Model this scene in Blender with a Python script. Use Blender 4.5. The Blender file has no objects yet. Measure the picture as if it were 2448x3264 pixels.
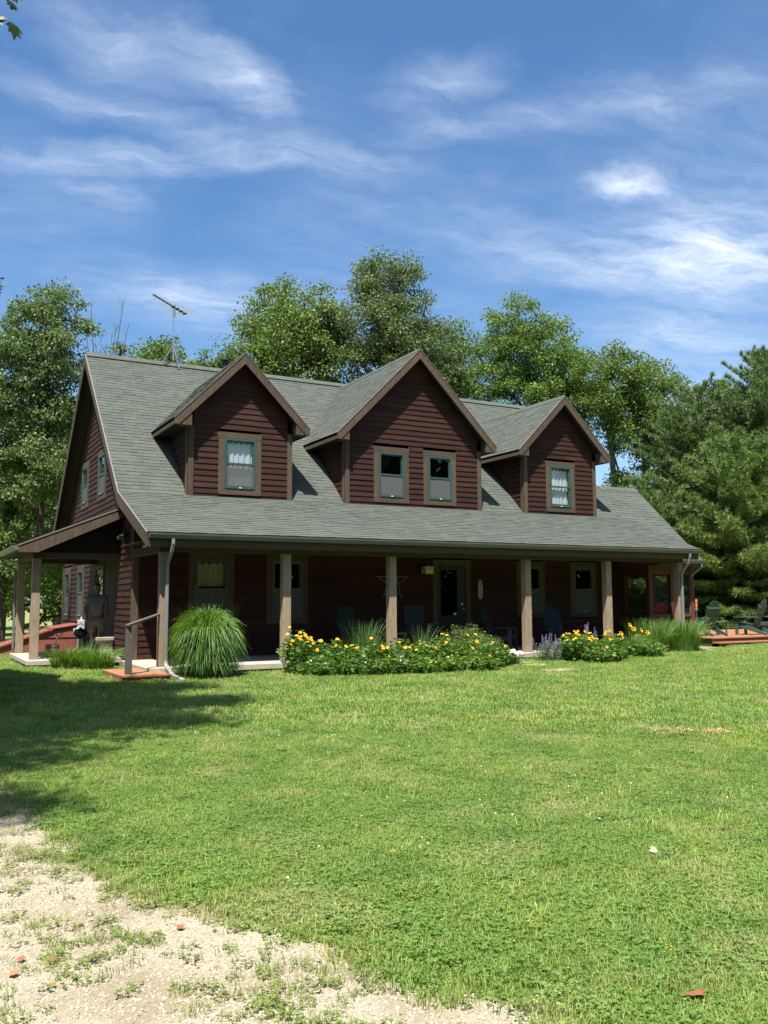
import bpy, bmesh, math, random
import numpy as np
from mathutils import Vector, Matrix

random.seed(7)
rng = np.random.default_rng(7)
S = bpy.context.scene
COL = S.collection
R_ = math.radians

# ---------------------------------------------------------------- camera
CAM = Vector((-4.27302, -17.78500, 1.62200))
YAW, PITCH, ROLL, LENS = 0.49629, 0.09997, -0.00539, 31.0513
def cam_axes():
    f = Vector((math.sin(YAW)*math.cos(PITCH), math.cos(YAW)*math.cos(PITCH), math.sin(PITCH)))
    r = Vector((math.cos(YAW), -math.sin(YAW), 0)); u = r.cross(f)
    r2 = r*math.cos(ROLL)+u*math.sin(ROLL); u2 = -r*math.sin(ROLL)+u*math.cos(ROLL)
    return r2, u2, f
cr, cu, cf = cam_axes()
cd = bpy.data.cameras.new('camera'); cam = bpy.data.objects.new('camera', cd); COL.objects.link(cam)
m = Matrix(((cr.x, cu.x, -cf.x, CAM.x), (cr.y, cu.y, -cf.y, CAM.y), (cr.z, cu.z, -cf.z, CAM.z), (0, 0, 0, 1)))
cam.matrix_world = m
cd.sensor_fit = 'VERTICAL'; cd.sensor_height = 36.0; cd.lens = LENS
cd.clip_start = 0.05; cd.clip_end = 2000
S.camera = cam

# ---------------------------------------------------------------- light
SUN_STRENGTH, SKY_STRENGTH, EXPOSURE = 5.0, 0.060, 1.2
sun_to = Vector((-0.85, -1.0, 2.8)).normalized()
elev = math.asin(sun_to.z); azim = math.atan2(sun_to.x, sun_to.y)
ld = bpy.data.lights.new('sun', 'SUN'); ld.energy = SUN_STRENGTH; ld.angle = R_(0.53); ld.color = (1.0, 0.955, 0.88)
lo = bpy.data.objects.new('sun', ld); COL.objects.link(lo)
lo.rotation_euler = (-sun_to).to_track_quat('-Z', 'Y').to_euler(); lo.location = (-8, -10, 30)

W = bpy.data.worlds.new('World'); S.world = W; W.use_nodes = True
nt = W.node_tree; nt.nodes.clear()
def N(tree, typ, **kw):
    n = tree.nodes.new(typ)
    for k, v in kw.items():
        if k.startswith('i_'): n.inputs[k[2:].replace('_', ' ')].default_value = v
        else: setattr(n, k, v)
    return n
def mth(tree, op, a, b=None, clamp=False):
    n = tree.nodes.new('ShaderNodeMath'); n.operation = op; n.use_clamp = clamp
    for i, v in enumerate((a, b)):
        if v is None: continue
        if isinstance(v, (int, float)): n.inputs[i].default_value = v
        else: tree.links.new(v, n.inputs[i])
    return n.outputs[0]
L = nt.links.new
sky = N(nt, 'ShaderNodeTexSky', sky_type='NISHITA', sun_disc=False)
sky.sun_elevation = elev; sky.sun_rotation = azim; sky.altitude = 200; sky.air_density = 1.0; sky.dust_density = 1.7; sky.ozone_density = 1.6
tc = N(nt, 'ShaderNodeTexCoord'); sep = N(nt, 'ShaderNodeSeparateXYZ'); L(tc.outputs['Generated'], sep.inputs[0])
zz = mth(nt, 'ADD', mth(nt, 'MAXIMUM', sep.outputs[2], 0.01), 0.12)
cmb = N(nt, 'ShaderNodeCombineXYZ'); L(mth(nt, 'DIVIDE', sep.outputs[0], zz), cmb.inputs[0]); L(mth(nt, 'DIVIDE', sep.outputs[1], zz), cmb.inputs[1])
# cirrus: wisps of ice drawn out along the wind
warp = N(nt, 'ShaderNodeTexNoise', i_Scale=4.0, i_Detail=7.0, i_Roughness=0.6); L(cmb.outputs[0], warp.inputs['Vector'])
wsub = N(nt, 'ShaderNodeVectorMath', operation='SUBTRACT'); L(warp.outputs['Color'], wsub.inputs[0]); wsub.inputs[1].default_value = (.5, .5, .5)
wsc = N(nt, 'ShaderNodeVectorMath', operation='SCALE'); L(wsub.outputs[0], wsc.inputs[0]); wsc.inputs['Scale'].default_value = 0.21
wp = N(nt, 'ShaderNodeVectorMath', operation='ADD'); L(cmb.outputs[0], wp.inputs[0]); L(wsc.outputs[0], wp.inputs[1])
flat = N(nt, 'ShaderNodeVectorMath', operation='MULTIPLY'); L(wp.outputs[0], flat.inputs[0]); flat.inputs[1].default_value = (1, 1, 0)
CLOUDS = [(0.247,1.247,0.253,0.13,0.060,0.42),(0.425,1.256,0.639,0.13,0.040,0.66),(0.306,1.401,0.045,0.25,0.037,0.42),(0.308,1.539,-0.349,0.25,0.040,0.50),
(0.627,1.393,-0.376,0.17,0.037,0.42),(0.285,1.661,0.394,0.09,0.033,0.30),(0.736,1.121,-0.833,0.10,0.055,0.42),(0.813,1.196,-0.618,0.14,0.029,0.35),
(1.020,0.990,-0.881,0.22,0.051,0.34),(1.142,1.185,-0.406,0.060,0.030,0.70),(1.21,1.17,-0.2,0.09,0.045,0.30),(1.406,1.229,0.053,0.26,0.125,0.36),(1.506,1.357,-0.389,0.24,0.120,0.55),
(1.570,1.266,0.190,0.24,0.09,0.5),(1.191,1.491,0.035,0.22,0.10,0.40),(1.554,1.434,-0.309,0.26,0.08,0.42),(0.566,2.056,0.039,0.24,0.12,0.55),
(1.794,1.635,-0.173,0.30,0.14,0.55),(2.405,2.028,0.345,0.45,0.18,0.65)]
tot = None
for (mx, my, rot, lx, ly, st) in CLOUDS:
    mp = N(nt, 'ShaderNodeMapping', vector_type='TEXTURE'); L(flat.outputs[0], mp.inputs[0])
    mp.inputs['Location'].default_value = (mx, my, 0); mp.inputs['Rotation'].default_value = (0, 0, rot); mp.inputs['Scale'].default_value = (lx*1.5, ly*1.9, 1)
    g = N(nt, 'ShaderNodeTexGradient', gradient_type='SPHERICAL'); L(mp.outputs[0], g.inputs[0])
    v = mth(nt, 'MULTIPLY', mth(nt, 'POWER', g.outputs[1], 1.3), st)
    tot = v if tot is None else mth(nt, 'ADD', tot, v)
st_map = N(nt, 'ShaderNodeMapping', vector_type='TEXTURE'); L(wp.outputs[0], st_map.inputs[0]); st_map.inputs['Rotation'].default_value = (0, 0, -0.25); st_map.inputs['Scale'].default_value = (0.45, 0.16, 1)
fib = N(nt, 'ShaderNodeTexNoise', i_Scale=2.6, i_Detail=10.0, i_Roughness=0.66); L(st_map.outputs[0], fib.inputs['Vector'])
fr = N(nt, 'ShaderNodeMapRange'); L(fib.outputs[0], fr.inputs[0]); fr.inputs[1].default_value = 0.34; fr.inputs[2].default_value = 0.66; fr.inputs[3].default_value = 0.30; fr.inputs[4].default_value = 1.0
veil = N(nt, 'ShaderNodeTexNoise', i_Scale=1.6, i_Detail=5.0, i_Roughness=0.5); L(wp.outputs[0], veil.inputs['Vector'])
vr = N(nt, 'ShaderNodeMapRange'); L(veil.outputs[0], vr.inputs[0]); vr.inputs[1].default_value = 0.42; vr.inputs[2].default_value = 0.75; vr.inputs[3].default_value = 0.0; vr.inputs[4].default_value = 0.26
cov = mth(nt, 'ADD', mth(nt, 'MULTIPLY', tot, fr.outputs[0]), mth(nt, 'MULTIPLY', vr.outputs[0], fr.outputs[0]))
cov = mth(nt, 'MINIMUM', mth(nt, 'MULTIPLY', cov, 0.84), 0.93, True)
skyhs = N(nt, 'ShaderNodeHueSaturation', i_Saturation=1.26, i_Value=1.38); L(sky.outputs[0], skyhs.inputs['Color'])
mix = N(nt, 'ShaderNodeMix', data_type='RGBA'); L(cov, mix.inputs[0]); L(skyhs.outputs[0], mix.inputs[6]); mix.inputs[7].default_value = (8.4, 9.1, 10.2, 1)
bg = N(nt, 'ShaderNodeBackground'); L(mix.outputs[2], bg.inputs[0]); bg.inputs[1].default_value = SKY_STRENGTH
wo = N(nt, 'ShaderNodeOutputWorld'); L(bg.outputs[0], wo.inputs[0])
S.view_settings.view_transform = 'Standard'; S.view_settings.look = 'None'; S.view_settings.exposure = EXPOSURE; S.view_settings.gamma = 1.0
S.view_settings.use_curve_mapping = False
try:
    S.cycles.use_denoising = True; W.cycles.sampling_method = 'MANUAL'; W.cycles.sample_map_resolution = 512
    S.cycles.max_bounces = 6; S.cycles.transparent_max_bounces = 16; S.cycles.diffuse_bounces = 2; S.cycles.caustics_reflective = False; S.cycles.caustics_refractive = False
except Exception: pass

# ---------------------------------------------------------------- materials
def M(name, c1, c2, scale=4.0, rough=0.7, bump=0.0, stretch=(1, 1, 1), obj=0.0, isl=0.0, transl=0.0, spec=0.3, metal=0.0, detail=5.0, coord='Object', c3=None, s3=0.6, w3=(0.45, 0.65), bscale=None, hue=0.0):
    mt = bpy.data.materials.new(name); mt.use_nodes = True; t = mt.node_tree; t.nodes.clear(); l = t.links.new
    out = N(t, 'ShaderNodeOutputMaterial'); b = N(t, 'ShaderNodeBsdfPrincipled')
    tcn = N(t, 'ShaderNodeTexCoord'); geo = N(t, 'ShaderNodeNewGeometry'); oi = N(t, 'ShaderNodeObjectInfo')
    src = geo.outputs['Position'] if coord == 'World' else tcn.outputs[coord]
    mp = N(t, 'ShaderNodeMapping'); l(src, mp.inputs[0]); mp.inputs['Scale'].default_value = stretch
    if coord == 'Object':
        ad = N(t, 'ShaderNodeVectorMath', operation='ADD'); l(mp.outputs[0], ad.inputs[0])
        sc = N(t, 'ShaderNodeVectorMath', operation='SCALE'); sc.inputs[0].default_value = (37, 17, 53); l(oi.outputs['Random'], sc.inputs['Scale']); l(sc.outputs[0], ad.inputs[1]); vec = ad.outputs[0]
    else: vec = mp.outputs[0]
    no = N(t, 'ShaderNodeTexNoise', i_Scale=scale, i_Detail=detail, i_Roughness=0.6); l(vec, no.inputs['Vector'])
    mr = N(t, 'ShaderNodeMapRange'); l(no.outputs[0], mr.inputs[0]); mr.inputs[1].default_value = 0.3; mr.inputs[2].default_value = 0.7
    mx = N(t, 'ShaderNodeMix', data_type='RGBA'); l(mr.outputs[0], mx.inputs[0]); mx.inputs[6].default_value = (*c1, 1); mx.inputs[7].default_value = (*c2, 1)
    colr = mx.outputs[2]
    if c3 is not None:
        n3 = N(t, 'ShaderNodeTexNoise', i_Scale=s3, i_Detail=4.0); l(src, n3.inputs['Vector'])
        m3 = N(t, 'ShaderNodeMapRange'); l(n3.outputs[0], m3.inputs[0]); m3.inputs[1].default_value = w3[0]; m3.inputs[2].default_value = w3[1]
        x3 = N(t, 'ShaderNodeMix', data_type='RGBA'); l(m3.outputs[0], x3.inputs[0]); l(colr, x3.inputs[6]); x3.inputs[7].default_value = (*c3, 1); colr = x3.outputs[2]
    if obj or isl or hue:
        val = 1.0 - (obj+isl)/2
        v = mth(t, 'ADD', mth(t, 'MULTIPLY', oi.outputs['Random'], obj), mth(t, 'MULTIPLY', geo.outputs['Random Per Island'], isl))
        v = mth(t, 'ADD', v, val)
        hs = N(t, 'ShaderNodeHueSaturation'); l(colr, hs.inputs['Color']); l(v, hs.inputs['Value'])
        if hue:
            h = mth(t, 'ADD', mth(t, 'MULTIPLY', geo.outputs['Random Per Island'], hue), 0.5-hue/2); l(h, hs.inputs['Hue'])
        colr = hs.outputs[0]
    l(colr, b.inputs['Base Color']); b.inputs['Roughness'].default_value = rough; b.inputs['Metallic'].default_value = metal
    b.inputs['Specular IOR Level'].default_value = spec
    if bump:
        bp = N(t, 'ShaderNodeBump', i_Strength=min(bump, 1.0), i_Distance=0.01 if bump <= 1 else 0.01*bump)
        if bscale:
            nb = N(t, 'ShaderNodeTexNoise', i_Scale=bscale, i_Detail=4.0); l(vec, nb.inputs['Vector']); l(nb.outputs[0], bp.inputs['Height'])
        else: l(no.outputs[0], bp.inputs['Height'])
        l(bp.outputs[0], b.inputs['Normal'])
    if transl:
        tr = N(t, 'ShaderNodeBsdfTranslucent'); hs2 = N(t, 'ShaderNodeHueSaturation', i_Hue=0.485, i_Saturation=1.15, i_Value=1.25); l(colr, hs2.inputs['Color']); l(hs2.outputs[0], tr.inputs[0])
        ms = N(t, 'ShaderNodeMixShader'); ms.inputs[0].default_value = transl; l(b.outputs[0], ms.inputs[1]); l(tr.outputs[0], ms.inputs[2]); l(ms.outputs[0], out.inputs[0])
    else: l(b.outputs[0], out.inputs[0])
    return mt
def glass_mat(name, tint=(0.90, 0.93, 0.93), base=0.04, boost=1.0):
    mt = bpy.data.materials.new(name); mt.use_nodes = True; t = mt.node_tree; t.nodes.clear(); l = t.links.new
    out = N(t, 'ShaderNodeOutputMaterial'); tr = N(t, 'ShaderNodeBsdfTransparent'); tr.inputs[0].default_value = (*tint, 1)
    gl = N(t, 'ShaderNodeBsdfGlossy', i_Roughness=0.015); lw = N(t, 'ShaderNodeLayerWeight', i_Blend=0.5)
    ms = N(t, 'ShaderNodeMixShader'); l(mth(t, 'ADD', mth(t, 'MULTIPLY', mth(t, 'POWER', lw.outputs['Facing'], 4.0), boost*.9), base, True), ms.inputs[0]); l(tr.outputs[0], ms.inputs[1]); l(gl.outputs[0], ms.inputs[2]); l(ms.outputs[0], out.inputs[0])
    return mt
def mesh_screen_mat(name, col, alpha):
    mt = bpy.data.materials.new(name); mt.use_nodes = True; t = mt.node_tree; t.nodes.clear(); l = t.links.new
    out = N(t, 'ShaderNodeOutputMaterial'); tr = N(t, 'ShaderNodeBsdfTransparent'); df = N(t, 'ShaderNodeBsdfDiffuse'); df.inputs[0].default_value = (*col, 1)
    ms = N(t, 'ShaderNodeMixShader'); ms.inputs[0].default_value = alpha; l(tr.outputs[0], ms.inputs[1]); l(df.outputs[0], ms.inputs[2]); l(ms.outputs[0], out.inputs[0])
    return mt

SIDING = M('stained_siding', (.042, .0165, .0110), (.026, .0104, .0072), 3.0, .72, .5, (1, 1, 9), obj=.5, detail=8, spec=.2)
TRIM = M('weathered_trim', (.098, .072, .051), (.061, .045, .032), 5.0, .8, .4, (3, 3, .8), obj=.25, detail=8, spec=.15)
TRIMH = M('weathered_trim_boards', (.092, .068, .048), (.058, .043, .031), 5.0, .8, .4, (.8, 3, 5), obj=.3, detail=8, spec=.15)
POSTM = M('weathered_posts', (.300, .236, .162), (.205, .158, .110), 5.0, .8, .4, (3, 3, .8), obj=.15, detail=8, spec=.15)
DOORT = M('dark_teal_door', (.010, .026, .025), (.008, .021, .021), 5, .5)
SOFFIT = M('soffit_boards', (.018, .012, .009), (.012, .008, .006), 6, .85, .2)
SHING = M('roof_shingles', (.092, .103, .087), (.066, .075, .063), 30, .93, .5, obj=.2, isl=.24, detail=6, spec=.12, c3=(.077, .086, .074), s3=.7, w3=(.48, .7))
DECKM = M('roof_deck', (.05, .055, .047), (.035, .038, .034), 8, .95)
DRIP = M('drip_edge_metal', (.17, .155, .135), (.14, .125, .11), 5, .6)
GUTTER = M('gutter_metal', (.13, .13, .115), (.10, .10, .09), 3, .5, spec=.5)
SPOUT = M('downspout_metal', (.20, .205, .20), (.16, .165, .16), 3, .5, spec=.5)
SPOUTP = M('spout_plastic', (.34, .33, .30), (.26, .25, .22), 9, .7)
TEAL = M('teal_window_paint', (.036, .078, .068), (.029, .066, .059), 5, .45, spec=.4)
GLASS = glass_mat('window_glass')
MESHSCR = mesh_screen_mat('window_mesh', (.16, .16, .16), .45)
PORCHSCR = mesh_screen_mat('porch_mesh', (.04, .045, .045), .22)
CURT = M('white_curtain', (.88, .89, .90), (.80, .81, .83), 9, .9, transl=.2)
CURTY = M('cream_curtain', (.62, .58, .38), (.52, .48, .31), 9, .9, transl=.3)
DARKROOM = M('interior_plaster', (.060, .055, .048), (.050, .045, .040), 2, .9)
CONC = M('concrete_slab', (.39, .355, .285), (.32, .29, .235), 9, .9, .35, detail=8, spec=.2)
FOUND = M('foundation_block', (.085, .066, .050), (.060, .046, .036), 4, .9, .4, (1, 1, 4))
REDWOOD = M('redwood_deck', (.310, .150, .076), (.240, .112, .057), 4, .7, .3, (1.2, 6, 6), obj=.3)
REDWOODD = M('redwood_dark', (.115, .036, .024), (.085, .027, .019), 4, .7, .3, (1.2, 6, 6), obj=.2)
GREYWOOD = M('grey_weathered_wood', (.105, .092, .078), (.070, .060, .052), 5, .85, .4, (4, 4, .8))
BILCO = M('cellar_door_paint', (.255, .082, .062), (.215, .070, .054), 3, .5, spec=.4)
METERM = M('meter_box_grey', (.46, .48, .47), (.40, .42, .42), 4, .5)
METERG = M('meter_dial_glass', (.30, .32, .32), (.2, .22, .22), 8, .2, spec=.7)
STONE = M('stone_bench', (.30, .265, .215), (.20, .175, .14), 10, .95, .6)
BARREL = M('barrel_staves', (.14, .105, .070), (.095, .07, .046), 6, .85, .4, (5, 5, .8))
IRON = M('black_iron', (.016, .015, .014), (.010, .010, .010), 9, .5, spec=.5)
STEEL = M('galvanised_steel', (.62, .63, .64), (.50, .51, .52), 20, .28, metal=.9)
ALU = M('bright_aluminium', (.75, .76, .78), (.66, .67, .7), 9, .25, metal=.8)
BLACKP = M('black_plastic', (.012, .012, .013), (.02, .02, .021), 9, .5)
TEALCH = M('teal_chair_paint', (.011, .027, .027), (.009, .022, .023), 6, .5, obj=.15)
GREENCH = M('green_chair_plastic', (.045, .090, .070), (.036, .075, .060), 6, .45, obj=.15)
REDCH = M('red_chair_plastic', (.55, .030, .040), (.48, .024, .034), 6, .45)
ORANGEW = M('turned_handle_wood', (.50, .22, .06), (.40, .17, .045), 9, .6)
LAMPG = M('cream_lamp_glass', (.60, .52, .26), (.50, .43, .21), 12, .35)
SIGNW = M('cream_slate', (.42, .40, .33), (.34, .32, .27), 12, .8)
TWIG = M('bleached_twig', (.22, .20, .165), (.15, .135, .11), 12, .85)
WHITEP = M('white_sticker', (.8, .8, .8), (.75, .75, .75), 9, .6)
BRASS = M('door_brass', (.55, .5, .4), (.5, .45, .36), 9, .3, metal=.9)
BARK = M('tree_bark', (.075, .058, .043), (.045, .035, .027), 9, .95, .8, (2, 2, .5))
BARKG = M('grey_bark', (.130, .118, .100), (.080, .072, .060), 9, .95, .8, (2, 2, .5))
PAVER = M('flagstone', (.36, .30, .215), (.29, .24, .175), 9, .95, .5)
SKIN = M('skin', (.15, .08, .056), (.13, .07, .05), 12, .55)
SHIRT = M('grey_shirt', (.12, .126, .13), (.10, .106, .11), 9, .9, .2)
SHORTS = M('khaki_shorts', (.12, .11, .085), (.10, .092, .072), 9, .9, .2)
HAIR = M('dark_hair', (.02, .014, .010), (.03, .02, .014), 30, .6)
SHOE = M('shoe_leather', (.05, .04, .035), (.04, .03, .028), 9, .7)
def leafmat(name, a, b, tr=.35, isl=.55, hue=.03, spec=.35, rough=.5): return M(name, a, b, .35, rough, 0, coord='World', isl=isl, hue=hue, transl=tr, spec=spec, detail=2)
LEAF1 = leafmat('leaves_mid', (.132, .200, .044), (.098, .160, .036))
LEAF2 = leafmat('leaves_grey_green', (.122, .172, .060), (.090, .135, .046))
LEAF3 = leafmat('leaves_bright', (.136, .214, .044), (.100, .170, .036))
LEAF4 = leafmat('leaves_pale', (.145, .205, .068), (.098, .150, .046))
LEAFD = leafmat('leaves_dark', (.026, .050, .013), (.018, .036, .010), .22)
NEEDLE = leafmat('pine_needles', (.150, .218, .064), (.112, .176, .058), .22, .5)
NEEDLE2 = leafmat('pine_needles_new', (.165, .245, .062), (.120, .195, .054), .25, .5)
GRASSB = leafmat('fountain_grass', (.125, .225, .036), (.090, .175, .032), .35, .9, .04)
GRASSY = leafmat('maiden_grass', (.135, .235, .042), (.100, .190, .036), .35, .5, .03)
GRASSG = leafmat('blue_oat_grass', (.125, .215, .070), (.100, .180, .055), .3, .5, .03)
LEAFH = leafmat('heliopsis_leaves', (.115, .205, .034), (.085, .160, .028), .35, .8)
LEAFS = leafmat('spirea_leaves', (.125, .185, .045), (.095, .140, .036), .3, .6, .06)
LEAFC = leafmat('catmint_leaves', (.12, .165, .090), (.10, .140, .075), .3, .5)
DRYST = leafmat('dry_stems', (.17, .11, .055), (.13, .085, .045), .1, .5)
FLY = M('yellow_petals', (.86, .50, .016), (.82, .42, .014), 9, .6, isl=.2, transl=.25)
FLC = M('flower_discs', (.50, .22, .02), (.42, .17, .02), 9, .8)
FLL = M('lily_petals', (.85, .52, .03), (.80, .46, .03), 9, .6, transl=.3)
FLW = M('daisy_petals', (.82, .82, .78), (.78, .78, .74), 9, .6, transl=.2)
FLP = M('catmint_flowers', (.26, .22, .42), (.20, .17, .34), 9, .7, isl=.3)

# ---------------------------------------------------------------- mesh helpers
def link(o, parent=None):
    COL.objects.link(o)
    if parent is not None: o.parent = parent
    return o
class MB:
    def __init__(s): s.v = []; s.f = []
    def quad(s, *p):
        i = len(s.v); s.v += [tuple(q) for q in p]; s.f.append(tuple(range(i, i+len(p)))); return s
    def box(s, a, b):
        x0, y0, z0 = a; x1, y1, z1 = b; i = len(s.v)
        s.v += [(x0,y0,z0),(x1,y0,z0),(x1,y1,z0),(x0,y1,z0),(x0,y0,z1),(x1,y0,z1),(x1,y1,z1),(x0,y1,z1)]
        s.f += [(i,i+3,i+2,i+1),(i+4,i+5,i+6,i+7),(i,i+1,i+5,i+4),(i+1,i+2,i+6,i+5),(i+2,i+3,i+7,i+6),(i+3,i,i+4,i+7)]; return s
    def prism(s, A, B):
        n = len(A); i = len(s.v); s.v += [tuple(p) for p in A]+[tuple(p) for p in B]
        s.f.append(tuple(range(i+n-1, i-1, -1))); s.f.append(tuple(range(i+n, i+2*n)))
        for k in range(n):
            j = (k+1) % n; s.f.append((i+k, i+j, i+n+j, i+n+k))
        return s
    def bar(s, p, q, w, h, up=(0, 0, 1)):
        p, q = Vector(p), Vector(q); d = (q-p).normalized(); u = Vector(up); sd = d.cross(u)
        if sd.length < 1e-4: sd = d.cross(Vector((1, 0, 0)))
        sd.normalize(); u = sd.cross(d)
        c = [(-w/2, -h/2), (w/2, -h/2), (w/2, h/2), (-w/2, h/2)]
        return s.prism([p+sd*a+u*b for a, b in c], [q+sd*a+u*b for a, b in c])
    def tube(s, pts, r, n=8, cap=True):
        pts = [Vector(p) for p in pts]; k = len(pts); rr = r if isinstance(r, (list, tuple)) else [r]*k
        i0 = len(s.v); prev = None
        for j, p in enumerate(pts):
            d = (pts[min(j+1, k-1)]-pts[max(j-1, 0)]).normalized()
            if prev is None: prev = d.cross(Vector((0, 0, 1)) if abs(d.z) < .9 else Vector((1, 0, 0))).normalized()
            sd = (prev-d*prev.dot(d)).normalized(); prev = sd; up = d.cross(sd)
            for a in range(n):
                t = 2*math.pi*(a+.5)/n; s.v.append(tuple(p+(sd*math.cos(t)+up*math.sin(t))*rr[j]))
        for j in range(k-1):
            for a in range(n):
                b = (a+1) % n; s.f.append((i0+j*n+a, i0+j*n+b, i0+(j+1)*n+b, i0+(j+1)*n+a))
        if cap: s.f.append(tuple(range(i0+n-1, i0-1, -1))); s.f.append(tuple(range(i0+(k-1)*n, i0+k*n)))
        return s
    def lathe(s, prof, c=(0, 0, 0), n=14):
        i0 = len(s.v); k = len(prof)
        for r, z in prof:
            for a in range(n):
                t = 2*math.pi*a/n; s.v.append((c[0]+r*math.cos(t), c[1]+r*math.sin(t), c[2]+z))
        for j in range(k-1):
            for a in range(n):
                b = (a+1) % n; s.f.append((i0+j*n+a, i0+j*n+b, i0+(j+1)*n+b, i0+(j+1)*n+a))
        s.f.append(tuple(range(i0+n-1, i0-1, -1))); s.f.append(tuple(range(i0+(k-1)*n, i0+k*n))); return s
    def mesh(s, name, mat):
        me = bpy.data.meshes.new(name); me.from_pydata(s.v, [], s.f); me.update()
        if mat: me.materials.append(mat)
        return me
    def build(s, name, mat, parent=None, world=True, smooth=False, bevel=0):
        me = s.mesh(name, mat)
        if smooth:
            for p in me.polygons: p.use_smooth = True
        o = link(bpy.data.objects.new(name, me), parent)
        if parent is not None and world: o.location = -abs_loc(parent)
        if bevel:
            bm = o.modifiers.new('edge', 'BEVEL'); bm.width = bevel; bm.segments = 1; bm.limit_method = 'ANGLE'
        return o
def abs_loc(o):
    v = Vector(o.location)
    while o.parent is not None: o = o.parent; v += Vector(o.location)
    return v
def tag(o, label=None, cat=None, group=None, kind=None):
    if label: o['label'] = label
    if cat: o['category'] = cat
    if group: o['group'] = group
    if kind: o['kind'] = kind
    return o
def thing(name, loc, label, cat, group=None, rz=0.0):
    o = bpy.data.objects.new(name, None); o.location = loc; o.rotation_euler = (0, 0, rz); o.empty_display_size = .2; link(o); return tag(o, label, cat, group)
def np_mesh(name, V, F, mat, parent=None, loc=None):
    V = np.asarray(V, np.float32); F = np.asarray(F, np.int32); me = bpy.data.meshes.new(name)
    n, k = F.shape; me.vertices.add(len(V)); me.vertices.foreach_set('co', V.ravel()); me.loops.add(n*k); me.loops.foreach_set('vertex_index', F.ravel())
    me.polygons.add(n); me.polygons.foreach_set('loop_start', np.arange(0, n*k, k, dtype=np.int32)); me.polygons.foreach_set('loop_total', np.full(n, k, np.int32)); me.update(calc_edges=True)
    if isinstance(mat, (list, tuple)):
        for q in mat: me.materials.append(q)
    elif mat: me.materials.append(mat)
    if name is None: return me
    o = link(bpy.data.objects.new(name, me), parent)
    if loc is not None: o.location = loc
    return o
def copy_tree(src, loc, rz=0.0, sc=(1, 1, 1), label=None, group=None):
    r = src.copy(); COL.objects.link(r); r.location = loc; r.rotation_euler = (0, 0, rz); r.scale = sc
    if label: r['label'] = label
    if group: r['group'] = group
    for ch in list(src.children):
        c = ch.copy(); COL.objects.link(c); c.parent = r
        for g in list(ch.children):
            d = g.copy(); COL.objects.link(d); d.parent = c
    return r
def unit(v): return v/np.maximum(np.linalg.norm(v, axis=-1, keepdims=True), 1e-9)
# ---------------------------------------------------------------- ground
def sstep(a, b, x):
    t = np.clip((np.asarray(x, float)-a)/(b-a), 0, 1); return t*t*(3-2*t)
def gz(x, y):
    z = 0.10*sstep(-9, 0, y) + 0.09*sstep(9, 17, x)*sstep(-5, 1, y)
    z = z + 0.5*sstep(30, 70, y)
    return z + 0.012*np.sin(np.asarray(x)*1.3+.7)*np.sin(np.asarray(y)*1.1) 
def gzf(x, y): return float(gz(x, y))
xs = np.concatenate([np.linspace(-400, -30, 12), np.linspace(-26, 40, 133), np.linspace(46, 400, 12)])
ys = np.concatenate([np.linspace(-300, -28, 10), np.linspace(-24, 34, 117), np.linspace(40, 600, 14)])
X, Y = np.meshgrid(xs, ys); V = np.stack([X, Y, gz(X, Y)], -1).reshape(-1, 3)
nx = len(xs); idx = np.arange((len(ys)-1)*nx).reshape(-1, nx)[:, :-1].ravel()
F = np.stack([idx, idx+1, idx+nx+1, idx+nx], -1)
LAWNSOIL = M('lawn_thatch', (.135, .180, .048), (.175, .215, .065), 14, .95, .6, coord='World', c3=(.20, .205, .085), s3=.9, w3=(.5, .68))
g = np_mesh('ground', V, F, LAWNSOIL); tag(g, 'wide green lawn around the house, sloping gently', 'lawn', kind='structure')
for p in g.data.polygons: p.use_smooth = True

# gravel drive: runs along the left of the lawn towards the garage
GB = [(-2.0, -24), (-1.75, -18), (-2.0, -15.6), (-2.22, -14.83), (-2.46, -14.34), (-2.53, -14.04), (-2.64, -13.73), (-2.94, -13.24), (-3.12, -12.77), (-3.32, -12.29), (-3.40, -11.23), (-3.45, -10.26), (-3.75, -8.6), (-4.4, -3.5)]
def gravel_edge(y):
    yy = np.array([p[1] for p in GB]); xx = np.array([p[0] for p in GB])
    e = np.interp(y, yy, xx)
    y = np.asarray(y, float)
    return e + .07 + .07*np.sin(y*7.1) + .05*np.sin(y*15.3+1) + .03*np.sin(y*31+2)
GRAVELM = M('gravel_fines', (.385, .345, .250), (.29, .255, .178), 26, .97, 1.0, coord='World', c3=(.255, .21, .135), s3=1.9, w3=(.46, .62), bscale=160)
yy = np.linspace(-24, -3.5, 330); V = []; F = []
cols = 14
for j, y in enumerate(yy):
    e = float(gravel_edge(y))
    for i in range(cols+1):
        x = -8.5+(e+.05+8.5)*(i/cols)**.6
        V.append((x, y, gzf(x, y)+.006))
for j in range(len(yy)-1):
    for i in range(cols):
        a = j*(cols+1)+i; F.append((a, a+1, a+cols+2, a+cols+1))
gd = np_mesh('gravel_drive', V, F, GRAVELM); tag(gd, 'pale gravel drive with weeds growing through it', 'drive', kind='structure')

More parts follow.
